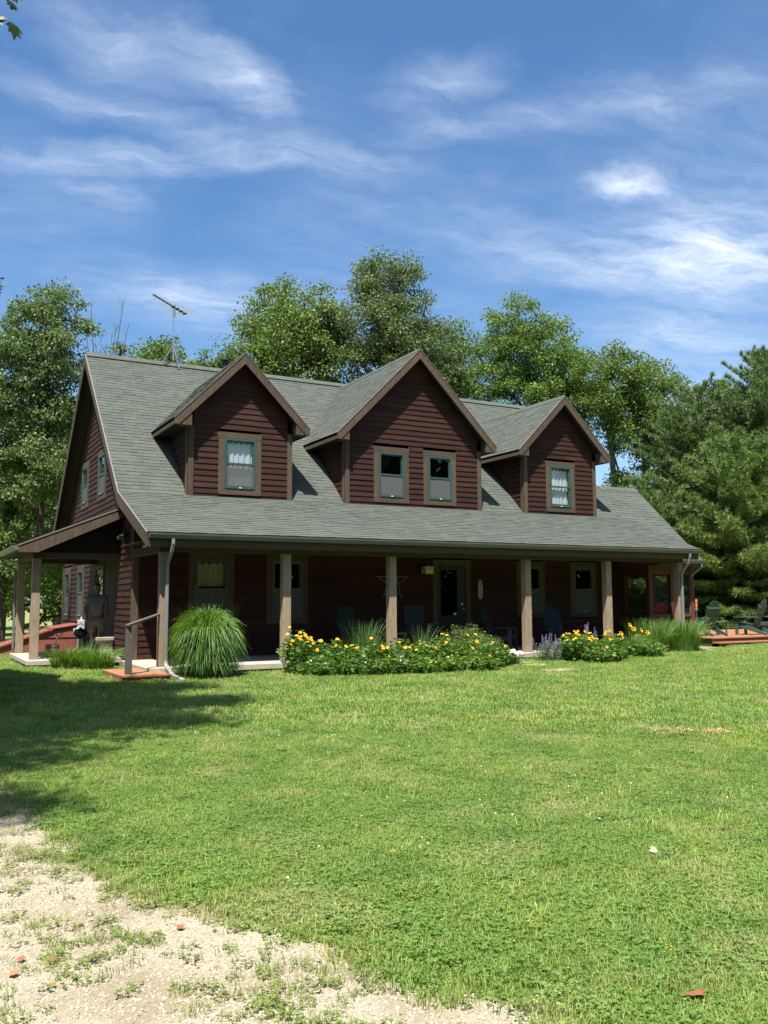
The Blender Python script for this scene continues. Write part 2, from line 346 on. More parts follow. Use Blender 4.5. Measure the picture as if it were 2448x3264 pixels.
# --- instanced grass and stones (geometry nodes on point clouds)
def point_stuff(name, pts, srcs, label, cat, smin, smax, tilt=0.15, rot=True):
    me = bpy.data.meshes.new(name); me.vertices.add(len(pts)); me.vertices.foreach_set('co', np.asarray(pts, np.float32).ravel()); me.update()
    o = link(bpy.data.objects.new(name, me)); tag(o, label, cat, kind='stuff')
    ng = bpy.data.node_groups.new(name+'_scatter', 'GeometryNodeTree')
    ng.interface.new_socket('Geometry', in_out='INPUT', socket_type='NodeSocketGeometry'); ng.interface.new_socket('Geometry', in_out='OUTPUT', socket_type='NodeSocketGeometry')
    gi = ng.nodes.new('NodeGroupInput'); go = ng.nodes.new('NodeGroupOutput'); l = ng.links.new
    m2p = ng.nodes.new('GeometryNodeMeshToPoints'); l(gi.outputs[0], m2p.inputs[0])
    iop = ng.nodes.new('GeometryNodeInstanceOnPoints'); l(m2p.outputs[0], iop.inputs['Points'])
    gtoi = ng.nodes.new('GeometryNodeGeometryToInstance')
    for sob in srcs[::-1]:
        oi = ng.nodes.new('GeometryNodeObjectInfo'); oi.inputs['Object'].default_value = sob; oi.inputs['As Instance'].default_value = True
        l(oi.outputs['Geometry'], gtoi.inputs[0])
    # Object Info As Instance already yields instances: join them instead
    ng.nodes.remove(gtoi)
    jn = ng.nodes.new('GeometryNodeJoinGeometry')
    for n in list(ng.nodes):
        if n.bl_idname == 'GeometryNodeObjectInfo': l(n.outputs['Geometry'], jn.inputs[0])
    l(jn.outputs[0], iop.inputs['Instance']); iop.inputs['Pick Instance'].default_value = True
    rv = ng.nodes.new('FunctionNodeRandomValue'); rv.data_type = 'FLOAT_VECTOR'
    rv.inputs[0].default_value = (-tilt, -tilt, 0); rv.inputs[1].default_value = (tilt, tilt, 6.283)
    l(rv.outputs[0], iop.inputs['Rotation'])
    rs = ng.nodes.new('FunctionNodeRandomValue'); rs.data_type = 'FLOAT'; rs.inputs[2].default_value = smin; rs.inputs[3].default_value = smax; rs.inputs['Seed'].default_value = 5
    l(rs.outputs[1], iop.inputs['Scale']); l(iop.outputs[0], go.inputs[0])
    md = o.modifiers.new('scatter', 'NODES'); md.node_group = ng
    return o
def src_obj(name, V, F, mat):
    me = bpy.data.meshes.new(name); me.from_pydata([tuple(map(float, v)) for v in V], [], [tuple(int(i) for i in f) for f in F]); me.update()
    for q in (mat if isinstance(mat, (list, tuple)) else [mat]): me.materials.append(q)
    return bpy.data.objects.new(name, me)
def blades(n, rad, h0, h1, w, lean, r):
    V = []; F = []
    for _ in range(n):
        a = r.uniform(0, 6.283); q = rad*math.sqrt(r.uniform(0, 1)); x, y = q*math.cos(a), q*math.sin(a)
        h = r.uniform(h0, h1); b = r.uniform(0, 6.283); ln = r.uniform(.1, lean)*h; dx, dy = math.cos(b), math.sin(b); sx, sy = -dy*w/2*r.uniform(.7, 1.3), dx*w/2
        i = len(V)
        V += [(x-sx, y-sy, -.005), (x+sx, y+sy, -.005), (x+dx*ln*.35-sx*.8, y+dy*ln*.35-sy*.8, h*.6), (x+dx*ln*.35+sx*.8, y+dy*ln*.35+sy*.8, h*.6), (x+dx*ln, y+dy*ln, h*.95)]
        F += [(i, i+1, i+3, i+2), (i+2, i+3, i+4)]
    return V, F
def clover(n, rad, r, h0=.015, h1=.045, s0=.0055, s1=.0095):
    V = []; F = []
    for _ in range(n):
        a = r.uniform(0, 6.283); q = rad*math.sqrt(r.uniform(0, 1)); x, y = q*math.cos(a), q*math.sin(a); z = r.uniform(h0, h1); ph = r.uniform(0, 2.1); s = r.uniform(s0, s1)
        for k in range(3):
            t = ph+k*2.094; cx, cy = x+math.cos(t)*s, y+math.sin(t)*s; i = len(V); dz = r.uniform(-.3, .3)*s
            px, py = -math.sin(t)*s*.8, math.cos(t)*s*.8
            V += [(x, y, z), (cx+px, cy+py, z+dz), (cx+math.cos(t)*s, cy+math.sin(t)*s, z+dz*.5), (cx-px, cy-py, z-dz)]; F.append((i, i+1, i+2, i+3))
    return V, F
def grassmat(name, a, b, dry, w3=(.52, .72)): return M(name, a, b, .9, .55, 0, coord='World', isl=.55, hue=.03, transl=.4, spec=.25, detail=3, c3=dry, s3=1.1, w3=w3)
GR1 = grassmat('lawn_blades', (.325, .380, .098), (.150, .240, .060), (.370, .375, .160))
GR2 = grassmat('lawn_clover', (.170, .275, .058), (.130, .240, .052), (.250, .310, .100))
GRW = grassmat('drive_weeds', (.20, .255, .065), (.15, .21, .052), (.28, .27, .12))
CLW = M('clover_blossom', (.75, .72, .62), (.65, .62, .52), 9, .8)
YLW = M('medick_flower', (.75, .60, .03), (.7, .5, .03), 9, .7)
rr = random.Random(3)
def tuft_srcs(pref, n, cl, h0, h1, w):
    out = []
    for k in range(4):
        V, F = blades(n, .10, h0, h1, w, .8, rr); m = [GR1]
        o = src_obj(pref+'%d' % k, V, F, GR1); out.append(o)
    for k in range(3):
        V, F = clover(cl, .10, rr); V2, F2 = blades(n//2, .10, h0, h1, w, .8, rr); i = len(V)
        F = F+[tuple(q+i for q in f) for f in F2]; V = V+V2
        out.append(src_obj(pref+'c%d' % k, V, F, GR2))
    return out
NEAR = tuft_srcs('turf_near', 60, 26, .025, .062, .0042)
MID = tuft_srcs('turf_mid', 34, 20, .03, .065, .0075)
def frame_ok(x, y, pad=.6):
    d = np.stack([x-CAM.x, y-CAM.y], -1); fx = d[:, 0]*math.sin(YAW)+d[:, 1]*math.cos(YAW); rx = d[:, 0]*math.cos(YAW)-d[:, 1]*math.sin(YAW)
    return (fx > 2.6) & (np.abs(rx) < fx*.46+pad)
def on_lawn(x, y, soft=True):
    e = gravel_edge(y); dd = x-e
    keep = dd > 0
    if soft: keep = rng.random(len(x)) < np.clip(.10+dd*1.7, 0, 1)
    keep &= ~((x > .05) & (x < 17.4) & (y > .15) & (y < 13.4))      # house and slab
    keep &= ~((x > -1.8) & (x < .5) & (y > 3.9) & (y < 8))
    keep &= ~((x > 17.2) & (y > 1.1) & (y < 7))
    keep &= ~((x > -.65) & (x < .3) & (y > -.75) & (y < 1.4))
    return keep
def scatter(n, x0, x1, y0, y1): return rng.uniform(x0, x1, n), rng.uniform(y0, y1, n)
def dist(x, y): return np.hypot(x-CAM.x, y-CAM.y)
x, y = scatter(90000, -5, 9, -15.5, -4); d = dist(x, y)
dens = np.clip(1.15-(d-3)/12, .25, 1)
k = frame_ok(x, y) & on_lawn(x, y) & (d < 12) & (rng.random(len(x)) < dens)
P1 = np.stack([x[k], y[k], gz(x[k], y[k])], -1)
point_stuff('lawn_grass', P1, NEAR, 'short mown grass and clover of the near lawn', 'grass', .75, 1.25)
x, y = scatter(90000, -6, 34, -12, 16); d = dist(x, y)
k = frame_ok(x, y, 1.0) & on_lawn(x, y) & (d >= 11)
x, y = x[k], y[k]; P2 = np.stack([x, y, gz(x, y)], -1)
point_stuff('lawn_grass', P2, MID, 'short mown grass of the lawn in front of the porch', 'grass', 1.0, 1.7)
# clover blossoms and small yellow medick flowers
V, F = [], []
for k in range(10):
    a = k*2.4; q = .006*math.sqrt(k/10); i = len(V); cx, cy = q*math.cos(a), q*math.sin(a)
    V += [(cx-.004, cy, .045), (cx+.004, cy, .045), (cx+.003, cy+.004, .06), (cx-.003, cy-.004, .06)]; F.append((i, i+1, i+2, i+3))
BL = src_obj('clover_head', V, F, CLW)
x, y = scatter(4200, -3, 9, -13, -2); k = frame_ok(x, y) & on_lawn(x, y)
k &= (np.sin(x*.9+1)+np.sin(y*.8+x*.3) > .1)
point_stuff('clover_blossoms', np.stack([x[k], y[k], gz(x[k], y[k])], -1), [BL], 'white clover blossoms dotted over the lawn', 'clover', .4, .9)
V, F = [], []
for k in range(4):
    a = k*1.6; i = len(V); cx, cy = .02*math.cos(a), .02*math.sin(a)
    V += [(cx-.004, cy-.004, .05), (cx+.004, cy-.004, .052), (cx+.004, cy+.004, .05), (cx-.004, cy+.004, .052)]; F.append((i, i+1, i+2, i+3))
YB = src_obj('medick_head', V, F, YLW)
x, y = scatter(420, -3.2, 2, -15.6, -12); k = frame_ok(x, y) & on_lawn(x, y) & (x-gravel_edge(y) < 1.6)
point_stuff('medick_flowers', np.stack([x[k], y[k], gz(x[k], y[k])], -1), [YB], 'tiny yellow flowers along the edge of the drive', 'flowers', .5, .9)
# coarser pale tufts that the mower left
TUF = []
GRT = M('coarse_tuft', (.36, .42, .12), (.24, .33, .09), 1.5, .55, 0, coord='World', isl=.6, hue=.03, transl=.4, spec=.25)
GRD = M('dark_tuft', (.10, .19, .06), (.08, .16, .05), 1.5, .55, 0, coord='World', isl=.6, hue=.03, transl=.35, spec=.25)
for k in range(3):
    V, F = blades(26, .09, .05, .105, .006, 1.1, rr); TUF.append(src_obj('coarse%d' % k, V, F, GRT))
for k in range(2):
    V, F = blades(60, .12, .04, .085, .005, 1.0, rr); TUF.append(src_obj('darkt%d' % k, V, F, GRD))
x, y = scatter(9000, -4, 16, -15.5, -2); k = frame_ok(x, y) & on_lawn(x, y) & (np.sin(x*1.1+.5)+np.sin(y*1.3-x*.6)+.7*np.sin(x*3.1+y*2.3) > .35)
k &= rng.random(len(x)) < .5
point_stuff('lawn_tufts', np.stack([x[k], y[k], gz(x[k], y[k])], -1), TUF, 'coarser pale and dark grass tufts standing out in the lawn', 'grass', .6, 1.15)
# weeds in the gravel
WE = []
for k in range(3):
    V, F = blades(18, .05, .015, .055, .0035, 1.2, rr); WE.append(src_obj('weed%d' % k, V, F, GRW))
for k in range(3):
    V, F = clover(14, .05, rr, .008, .028, .004, .009); WE.append(src_obj('weedc%d' % k, V, F, GRW))
x, y = scatter(22000, -6, -1.5, -16, -8); e = gravel_edge(y); dd = e-x
patch = .5+.5*np.sin(x*5.3+1)*np.sin(y*4.1+x*2)+.25*np.sin(x*11+y*9)
k = frame_ok(x, y) & (dd > -.1) & (rng.random(len(x)) < np.clip(patch, 0, 1)**1.5*np.clip(.62-.32*dd, .05, .62))
point_stuff('drive_weeds', np.stack([x[k], y[k], gz(x[k], y[k])+.006], -1), WE, 'sparse weeds growing through the gravel drive', 'weeds', .6, 1.25, .3)
# stones
GSTONE = M('gravel_stone', (.40, .35, .265), (.28, .24, .175), 30, .95, .3, isl=0, obj=.6, spec=.2)
ST = []
for k in range(4):
    bm = bmesh.new(); bmesh.ops.create_icosphere(bm, subdivisions=1, radius=.5)
    for v in bm.verts: v.co = v.co*rr.uniform(.7, 1.25); v.co.z *= .6; v.co.x *= 1.2
    me = bpy.data.meshes.new('pebble%d' % k); bm.to_mesh(me); bm.free(); me.materials.append(GSTONE); ST.append(bpy.data.objects.new('pebble%d' % k, me))
x, y = scatter(150000, -6, -1.3, -16, -7); e = gravel_edge(y); d = dist(x, y)
k = frame_ok(x, y) & (x < e+.25*rng.random(len(x))) & (rng.random(len(x)) < np.clip(1.3-d/11, .15, 1))
sz = np.stack([x[k], y[k], gz(x[k], y[k])+.007], -1)
point_stuff('gravel_stones', sz, ST, 'loose pale crushed stones of the gravel drive', 'gravel', .004, .019, .6)
# ---------------------------------------------------------------- house
YK, ZK, YR, ZR, ZE, XR = 2.97, 4.163, 7.896, 8.667, 2.997, 15.66
PS = (ZR-ZK)/(YR-YK); PK = (ZK-ZE)/YK
XW, ZS, ZB = .386, .30, 2.66
def zroof(y):
    if y < YK: return ZE+PK*y
    if y < YR: return ZK+PS*(y-YK)
    return ZR-PS*(y-YR)
house = thing('log_house', (0.386, 2.97, .1), 'dark red-brown cedar house with three gabled dormers and a long front porch', 'house')

# ---- roof
YB_ = 13.35
def roofprof(x, off0, off1):
    ys_ = [.11, YK, YR, YB_]
    return [(x, y, zroof(y)+off0) for y in ys_]+[(x, y, zroof(y)+off1) for y in ys_[::-1]]
roof = MB().prism(roofprof(0.0, -.012, -.075), roofprof(XR, -.012, -.075)).build('roof', DECKM, house)
wing_y0, wing_ridge = 1.5, 4.228
zw = lambda y: ZK+PS*(y-YK) if y <= wing_ridge else ZK+PS*(wing_ridge-YK)-PS*(y-wing_ridge)
def wprof(x, a, b):
    ys_ = [wing_y0, wing_ridge, 2*wing_ridge-wing_y0]
    return [(x, y, zw(y)+a) for y in ys_]+[(x, y, zw(y)+b) for y in ys_[::-1]]
MB().prism(wprof(XR-.3, -.016, -.075), wprof(17.3, -.016, -.075)).build('wing_roof', DECKM, house)

DORM = [dict(xc=2.92, zp=7.748, hw=1.734, zt=5.991, xl=1.60, xr=4.29), dict(xc=7.955, zp=8.523, hw=2.511, zt=5.986, xl=5.79, xr=10.12), dict(xc=13.025, zp=7.752, hw=1.743, zt=5.991, xl=11.64, xr=14.41)]
YDF, YDW = 2.68, 2.97
ymain = lambda z: YK+(z-ZK)/PS

def clip_poly(poly, cp):
    # Sutherland-Hodgman, cp convex, counter-clockwise
    out = poly
    for i in range(len(cp)):
        a, b = cp[i], cp[(i+1) % len(cp)]; inp = out; out = []
        if not inp: return []
        sd = lambda p: (b[0]-a[0])*(p[1]-a[1])-(b[1]-a[1])*(p[0]-a[0])
        for j in range(len(inp)):
            p, q = inp[j], inp[(j+1) % len(inp)]; sp, sq = sd(p), sd(q)
            if sp >= 0: out.append(p)
            if (sp >= 0) != (sq >= 0):
                t = sp/(sp-sq); out.append((p[0]+(q[0]-p[0])*t, p[1]+(q[1]-p[1])*t))
    return out
def area2(p): return abs(sum(p[i][0]*p[(i+1) % len(p)][1]-p[(i+1) % len(p)][0]*p[i][1] for i in range(len(p))))/2
field = MB(); singles = []
EXPO = .142
def shingle_plane(O, U, Vd, poly, skip=None, single=False, seed=1):
    """O origin, U along the course, Vd up the slope; poly in (u,v), counter-clockwise."""
    r = random.Random(seed); O, U, Vd = Vector(O), Vector(U).normalized(), Vector(Vd).normalized(); Nn = U.cross(Vd).normalized()
    if Nn.z < 0: Nn = -Nn
    v0 = min(p[1] for p in poly); v1 = max(p[1] for p in poly); u0 = min(p[0] for p in poly); u1 = max(p[0] for p in poly)
    row = 0; v = v0
    while v < v1-.02:
        u = u0-r.uniform(0, .3)
        while u < u1:
            w = r.choice((.15, .20, .26, .33)); th = r.choice((.008, .009, .011, .014))
            rect = [(u, v), (u+w-.004, v), (u+w-.004, v+EXPO+.03), (u, v+EXPO+.03)]
            pl = clip_poly(rect, poly)
            if len(pl) >= 3 and area2(pl) > .0015:
                cx = sum(p[0] for p in pl)/len(pl); cv = sum(p[1] for p in pl)/len(pl); pos = O+U*cx+Vd*cv
                if not (skip and skip(pos)):
                    full = len(pl) == 4 and abs(area2(pl)-area2(rect)) < 1e-6
                    if single and full: singles.append(((pos-CAM).length, O+U*u+Vd*v, w, th, U, Vd, Nn))
                    else: emit(field, O, U, Vd, Nn, pl, v, th)
            u += w
        v += EXPO; row += 1
def emit(mb, O, U, Vd, Nn, pl, v, th):
    i = len(mb.v); n = len(pl)
    for (a, b) in pl:
        h = th*max(0.0, 1-(b-v)/(EXPO+.03))+.001
        mb.v.append(tuple(O+U*a+Vd*b+Nn*h))
    for (a, b) in pl: mb.v.append(tuple(O+U*a+Vd*b-Nn*.008))
    mb.f.append(tuple(range(i, i+n)))
    for k in range(n):
        j = (k+1) % n; mb.f.append((i+k, i+n+k, i+n+j, i+j))
def in_dormer(p):
    for d in DORM:
        if p.y > YDW+.12:
            if d['xl']+.1 < p.x < d['xr']-.1 and p.z < d['zt']-.25: return True
            if abs(p.x-d['xc']) < d['hw']-.1 and p.z < d['zp']-(abs(p.x-d['xc']))*1.0-.25 and p.z >= d['zt']-.3: return True
    return False
shingle_plane((0, 0, ZE), (1, 0, 0), (0, YK, ZK-ZE), [(-.01, .09), (XR, .09), (XR, math.hypot(YK, ZK-ZE)), (-.01, math.hypot(YK, ZK-ZE))], single=True, seed=1)
slen = math.hypot(YR-YK, ZR-ZK)
shingle_plane((0, YK, ZK), (1, 0, 0), (0, YR-YK, ZR-ZK), [(-.01, 0), (XR, 0), (XR, slen), (-.01, slen)], skip=in_dormer, single=True, seed=2)
wl = math.hypot(wing_ridge-wing_y0, zw(wing_ridge)-zw(wing_y0))
shingle_plane((XR, wing_y0, zw(wing_y0)), (1, 0, 0), (0, 1, PS), [(.005, -.02), (17.3-XR, -.02), (17.3-XR, wl), (.005, wl)], seed=3)
shingle_plane((XR, YB_, zroof(YB_)), (-1, 0, 0), (0, -1, PS), [(0, 0), (XR, 0), (XR, 7.3), (0, 7.3)], seed=4)
for d in DORM:
    ex = ymain(d['zt']); px_ = ymain(d['zp']); sl = math.hypot(d['hw'], d['zp']-d['zt'])
    for sgn in (-1, 1):
        # u along +y for the left slope (so that the normal points up and out)
        O = (d['xc']+sgn*d['hw'], YDF, d['zt'])
        if sgn < 0:
            poly = [(-.01, -.015), (ex-YDF+.02, -.015), (px_-YDF+.02, sl), (-.01, sl)]
            shingle_plane(O, (0, 1, 0), (d['hw'], 0, d['zp']-d['zt']), poly, seed=int(d['xc']*10))
        else:
            poly = [(-.01, -.015), (ex-YDF+.02, -.015), (px_-YDF+.02, sl), (-.01, sl)]
            shingle_plane(O, (0, 1, 0), (-d['hw'], 0, d['zp']-d['zt']), poly, seed=int(d['xc']*10)+1)
singles.sort(key=lambda t: t[0])
tabs = {}
def tabmesh(w, th):
    if (w, th) not in tabs:
        b = MB(); emit(b, Vector((0, 0, 0)), Vector((1, 0, 0)), Vector((0, 1, 0)), Vector((0, 0, 1)), [(0, 0), (w-.004, 0), (w-.004, EXPO+.03), (0, EXPO+.03)], 0, th); tabs[(w, th)] = b.mesh('shingle', SHING)
    return tabs[(w, th)]
rl = abs_loc(roof)
for k, (dd, p, w, th, U, Vd, Nn) in enumerate(singles):
    if k < 290:
        o = bpy.data.objects.new('shingle', tabmesh(w, th)); link(o, roof); o.matrix_local = Matrix.Translation(p-rl) @ Matrix((U, Vd, Nn)).transposed().to_4x4()
    else: emit(field, p, U, Vd, Nn, [(0, 0), (w-.004, 0), (w-.004, EXPO+.03), (0, EXPO+.03)], 0, th)
fo = field.build('shingle_field', SHING, roof); fo['kind'] = 'stuff'
# ridge caps
def caps(p, q, sl, w=.15, parent=None):
    p, q = Vector(p), Vector(q); d = (q-p); n = int(d.length/.2); d.normalize(); sd = d.cross(Vector((0, 0, 1))).normalized()
    b = MB(); L_ = .27
    for s_ in (-1, 1): b.quad((0, 0, .022), (L_, 0, .012), (L_, s_*w, .012-w*sl), (0, s_*w, .022-w*sl)) if s_ > 0 else b.quad((0, 0, .022), (0, -w, .022-w*sl), (L_, -w, .012-w*sl), (L_, 0, .012))
    b.quad((0, w, .022-w*sl), (0, w, .004-w*sl), (0, 0, .004), (0, 0, .022)); b.quad((0, 0, .022), (0, 0, .004), (0, -w, .004-w*sl), (0, -w, .022-w*sl))
    b.quad((0, w, .022-w*sl), (L_, w, .012-w*sl), (L_, w, -w*sl), (0, w, .0-w*sl)); b.quad((0, -w, .0-w*sl), (L_, -w, -w*sl), (L_, -w, .012-w*sl), (0, -w, .022-w*sl))
    me = b.mesh('ridge_cap', SHING); mx = Matrix((d, Vector((0, 0, 1)).cross(d), Vector((0, 0, 1)))).transposed().to_4x4()
    for k in range(n):
        o = bpy.data.objects.new('ridge_cap', me); link(o, parent); o.matrix_local = Matrix.Translation(p+d*(.2*k)-abs_loc(parent)) @ mx
VENT = M('ridge_vent_black', (.010, .010, .010), (.014, .014, .013), 9, .9)
for s_ in (-1, 1):
    A = [(.05, YR, ZR+.040), (.05, YR+s_*.125, ZR+.040-.125*PS), (.05, YR+s_*.125, ZR-.004-.125*PS), (.05, YR, ZR-.004)]
    MB().prism(A, [(XR-.05, p[1], p[2]) for p in A]).build('ridge_vent', VENT, roof)
caps((0, YR, ZR+.046), (XR, YR, ZR+.046), PS, parent=roof)
caps((XR, wing_ridge, zw(wing_ridge)+.012), (17.3, wing_ridge, zw(wing_ridge)+.012), PS, parent=roof)
# rake boards and drip edges of the big gable
def rake(x0, x1, ys_, zf, top, bot, name, mat, parent=house):
    A = [(x0, y, zf(y)+top) for y in ys_]+[(x0, y, zf(y)+bot) for y in ys_[::-1]]
    B = [(x1, y, zf(y)+top) for y in ys_]+[(x1, y, zf(y)+bot) for y in ys_[::-1]]
    return MB().prism(A, B).build(name, mat, parent)
rake(-.035, -.002, [.10, YK], zroof, -.022, -.29, 'rake_board', TRIM)
rake(-.035, -.002, [YK, YR], zroof, -.022, -.31, 'rake_board', TRIM)
rake(-.035, -.002, [YR, YB_], zroof, -.022, -.31, 'rake_board', TRIM)
for a, b in ((.1, YK), (YK, YR), (YR, YB_)): rake(-.041, .0, [a, b], zroof, .004, -.016, 'drip_edge', DRIP)
rake(XR+.002, XR+.035, [YR, YB_], zroof, -.02, -.3, 'rake_board', TRIM)
rake(XR+.002, XR+.035, [wing_ridge+.3, YR], zroof, -.02, -.3, 'rake_board', TRIM)
rake(17.302, 17.335, [wing_y0, wing_ridge], zw, -.0, -.25, 'rake_board', TRIM); rake(17.302, 17.335, [wing_ridge, 2*wing_ridge-wing_y0], zw, 0, -.25, 'rake_board', TRIM)
MB().box((-.03, .12, 2.72), (.04, .40, 2.765)).build('rake_return', TRIM, house)

# ---- dormer roofs
for d in DORM:
    xc, zp, hw, zt = d['xc'], d['zp'], d['hw'], d['zt']; ex, px_ = ymain(zt), ymain(zp); t = .06
    db = MB()
    for s_ in (-1, 1):
        e0 = Vector((xc+s_*hw, YDF, zt-.012)); p0 = Vector((xc, YDF, zp-.012)); e1 = Vector((xc+s_*hw, ex+.1, zt-.012)); p1 = Vector((xc, px_+.1, zp-.012)); dn = Vector((0, 0, -t))
        db.prism([e0, p0, p1, e1], [e0+dn, p0+dn, p1+dn, e1+dn])
    dr = db.build('dormer_roof', DECKM, house)
    caps((xc, YDF-.01, zp+.014), (xc, px_+.1, zp+.014), (zp-zt)/hw, .13, parent=dr)
    # rake boards, drip edge, boxed returns, eave fascia, soffit
    sl = (zp-zt)/hw
    for s_ in (-1, 1):
        f = lambda x: zp-sl*abs(x-xc)
        xa, xb = xc, xc+s_*hw
        for nm, y0, y1, a, b, mt in (('rake_board', YDF-.035, YDF-.002, -.022, -.27, TRIM), ('drip_edge', YDF-.047, YDF, .006, -.014, DRIP)):
            A = [(xa, y0, f(xa)+a), (xb, y0, f(xb)+a), (xb, y0, f(xb)+max(b, -.17)), (xb-s_*(.1/sl if b < -.2 else 0), y0, f(xb)+max(b, -.17)), (xa, y0, f(xa)+b)]
            if b > -.2: A = [A[0], A[1], A[2], A[4]]
            B = [(p[0], y1, p[2]) for p in A]
            MB().prism(A, B).build(nm, mt, dr)
        wx = d['xl'] if s_ < 0 else d['xr']
        # triangular boxed return between rake board and corner board
        A = [(xb-s_*.10, YDF-.018, zt-.172), (wx, YDF-.018, zt-.172), (wx, YDF-.018, f(wx)-.22)]
        MB().prism(A, [(p[0], YDW-.04, p[2]) for p in A]).build('rake_return', TRIM, dr)
        # eave fascia and soffit running back to the main roof
        yb = ymain(zt-.17)
        MB().prism([(xb, YDF, zt-.02), (xb, ex, zt-.02), (xb, yb, zt-.165), (xb, YDF, zt-.165)], [(xb-s_*.03, YDF, zt-.02), (xb-s_*.03, ex, zt-.02), (xb-s_*.03, yb, zt-.165), (xb-s_*.03, YDF, zt-.165)]).build('eave_fascia', TRIMH, dr)
        MB().prism([(xb-s_*.03, YDF+.02, zt-.15), (wx, YDF+.02, zt-.15), (wx, yb+.05, zt-.15), (xb-s_*.03, yb+.05, zt-.15)], [(xb-s_*.03, YDF+.02, zt-.135), (wx, YDF+.02, zt-.135), (wx, yb+.05, zt-.135), (xb-s_*.03, yb+.05, zt-.135)]).build('soffit', SOFFIT, dr)

# ---- siding
COURSE = .1466
def span_at(poly, z):
    us = []
    for i in range(len(poly)):
        (u0, z0), (u1, z1) = poly[i], poly[(i+1) % len(poly)]
        if z0 == z1: continue
        if min(z0, z1) <= z <= max(z0, z1): us.append(u0+(u1-u0)*(z-z0)/(z1-z0))
    return (min(us), max(us)) if len(us) >= 2 else None
def siding(O, U, Nn, poly, opens, parent, z0=.30, seed=0, wav=.006, mat=None):
    """lapped boards, one object each, round the openings [(u0,u1,z0,z1)]"""
    r = random.Random(seed); O, U, Nn = Vector(O), Vector(U), Vector(Nn); zmin = min(p[1] for p in poly); zmax = max(p[1] for p in poly)
    k = int((zmin-z0)/COURSE)-1; base = abs_loc(parent)
    while z0+k*COURSE < zmax:
        zb = max(z0+k*COURSE, zmin+.001); zt = min(z0+(k+1)*COURSE+.02, zmax-.003); k += 1
        if zt-zb < .03: continue
        sb, st = span_at(poly, zb), span_at(poly, zt)
        if not sb or not st: continue
        segs = [(sb[0], sb[1], st[0], st[1])]
        for (a, b, c, e) in opens:
            if zt-.02 <= c+.005 or zb >= e-.005: continue
            ns = []
            for (l0, l1, m0, m1) in segs:
                if b <= min(l0, m0) or a >= max(l1, m1): ns.append((l0, l1, m0, m1)); continue
                if a-.01 > min(l0, m0): ns.append((min(l0, a), a, min(m0, a), a))
                if b+.01 < max(l1, m1): ns.append((b, max(l1, b), b, max(m1, b)))
            segs = ns
        ns = []
        for (l0, l1, m0, m1) in segs:                       # butt joints in the long runs
            if l1-l0 > 2.2 and r.random() < .75:
                c_ = l0+(l1-l0)*r.uniform(.25, .75); ns += [(l0, c_-.002, m0, c_-.002), (c_+.002, l1, c_+.002, m1)]
            else: ns.append((l0, l1, m0, m1))
        segs = ns
        for (l0, l1, m0, m1) in segs:
            if max(l1-l0, m1-m0) < .03: continue
            n = max(1, int((l1-l0)/.45)); b = MB(); inn = -.05-.003*(k % 2)
            for i in range(n+1):
                t = i/n; ub = l0+(l1-l0)*t; ut = m0+(m1-m0)*t; j = r.uniform(-wav, wav) if 0 < i < n else 0
                for (uu, zz_, dd) in ((ub, zb+j, inn), (ub, zb+j, .030+r.uniform(-.003, .003)), (ut, zt, .007), (ut, zt, inn)): b.v.append(tuple(O+U*uu+Nn*dd+Vector((0, 0, zz_))-base))
            for i in range(n):
                q = 4*i
                for a_, c_ in ((0, 1), (1, 2), (2, 3), (3, 0)): b.f.append((q+a_, q+c_, q+4+c_, q+4+a_))
            b.f.append((3, 2, 1, 0)); q = 4*n; b.f.append((q, q+1, q+2, q+3))
            me = b.mesh('siding_board', mat or SIDING); o = link(bpy.data.objects.new('siding_board', me), parent)
def wframe(O, U, Nn):
    O, U, Nn = Vector(O), Vector(U), Vector(Nn)
    return lambda u, d, z: O+U*u+Nn*d+Vector((0, 0, z))
def fbox(mb, fr, u0, u1, d0, d1, z0, z1):
    P = lambda u, d, z: tuple(fr(u, d, z)); i = len(mb.v)
    mb.v += [P(u0,d0,z0),P(u1,d0,z0),P(u1,d1,z0),P(u0,d1,z0),P(u0,d0,z1),P(u1,d0,z1),P(u1,d1,z1),P(u0,d1,z1)]
    mb.f += [(i,i+3,i+2,i+1),(i+4,i+5,i+6,i+7),(i,i+1,i+5,i+4),(i+1,i+2,i+6,i+5),(i+2,i+3,i+7,i+6),(i+3,i,i+4,i+7)]; return mb
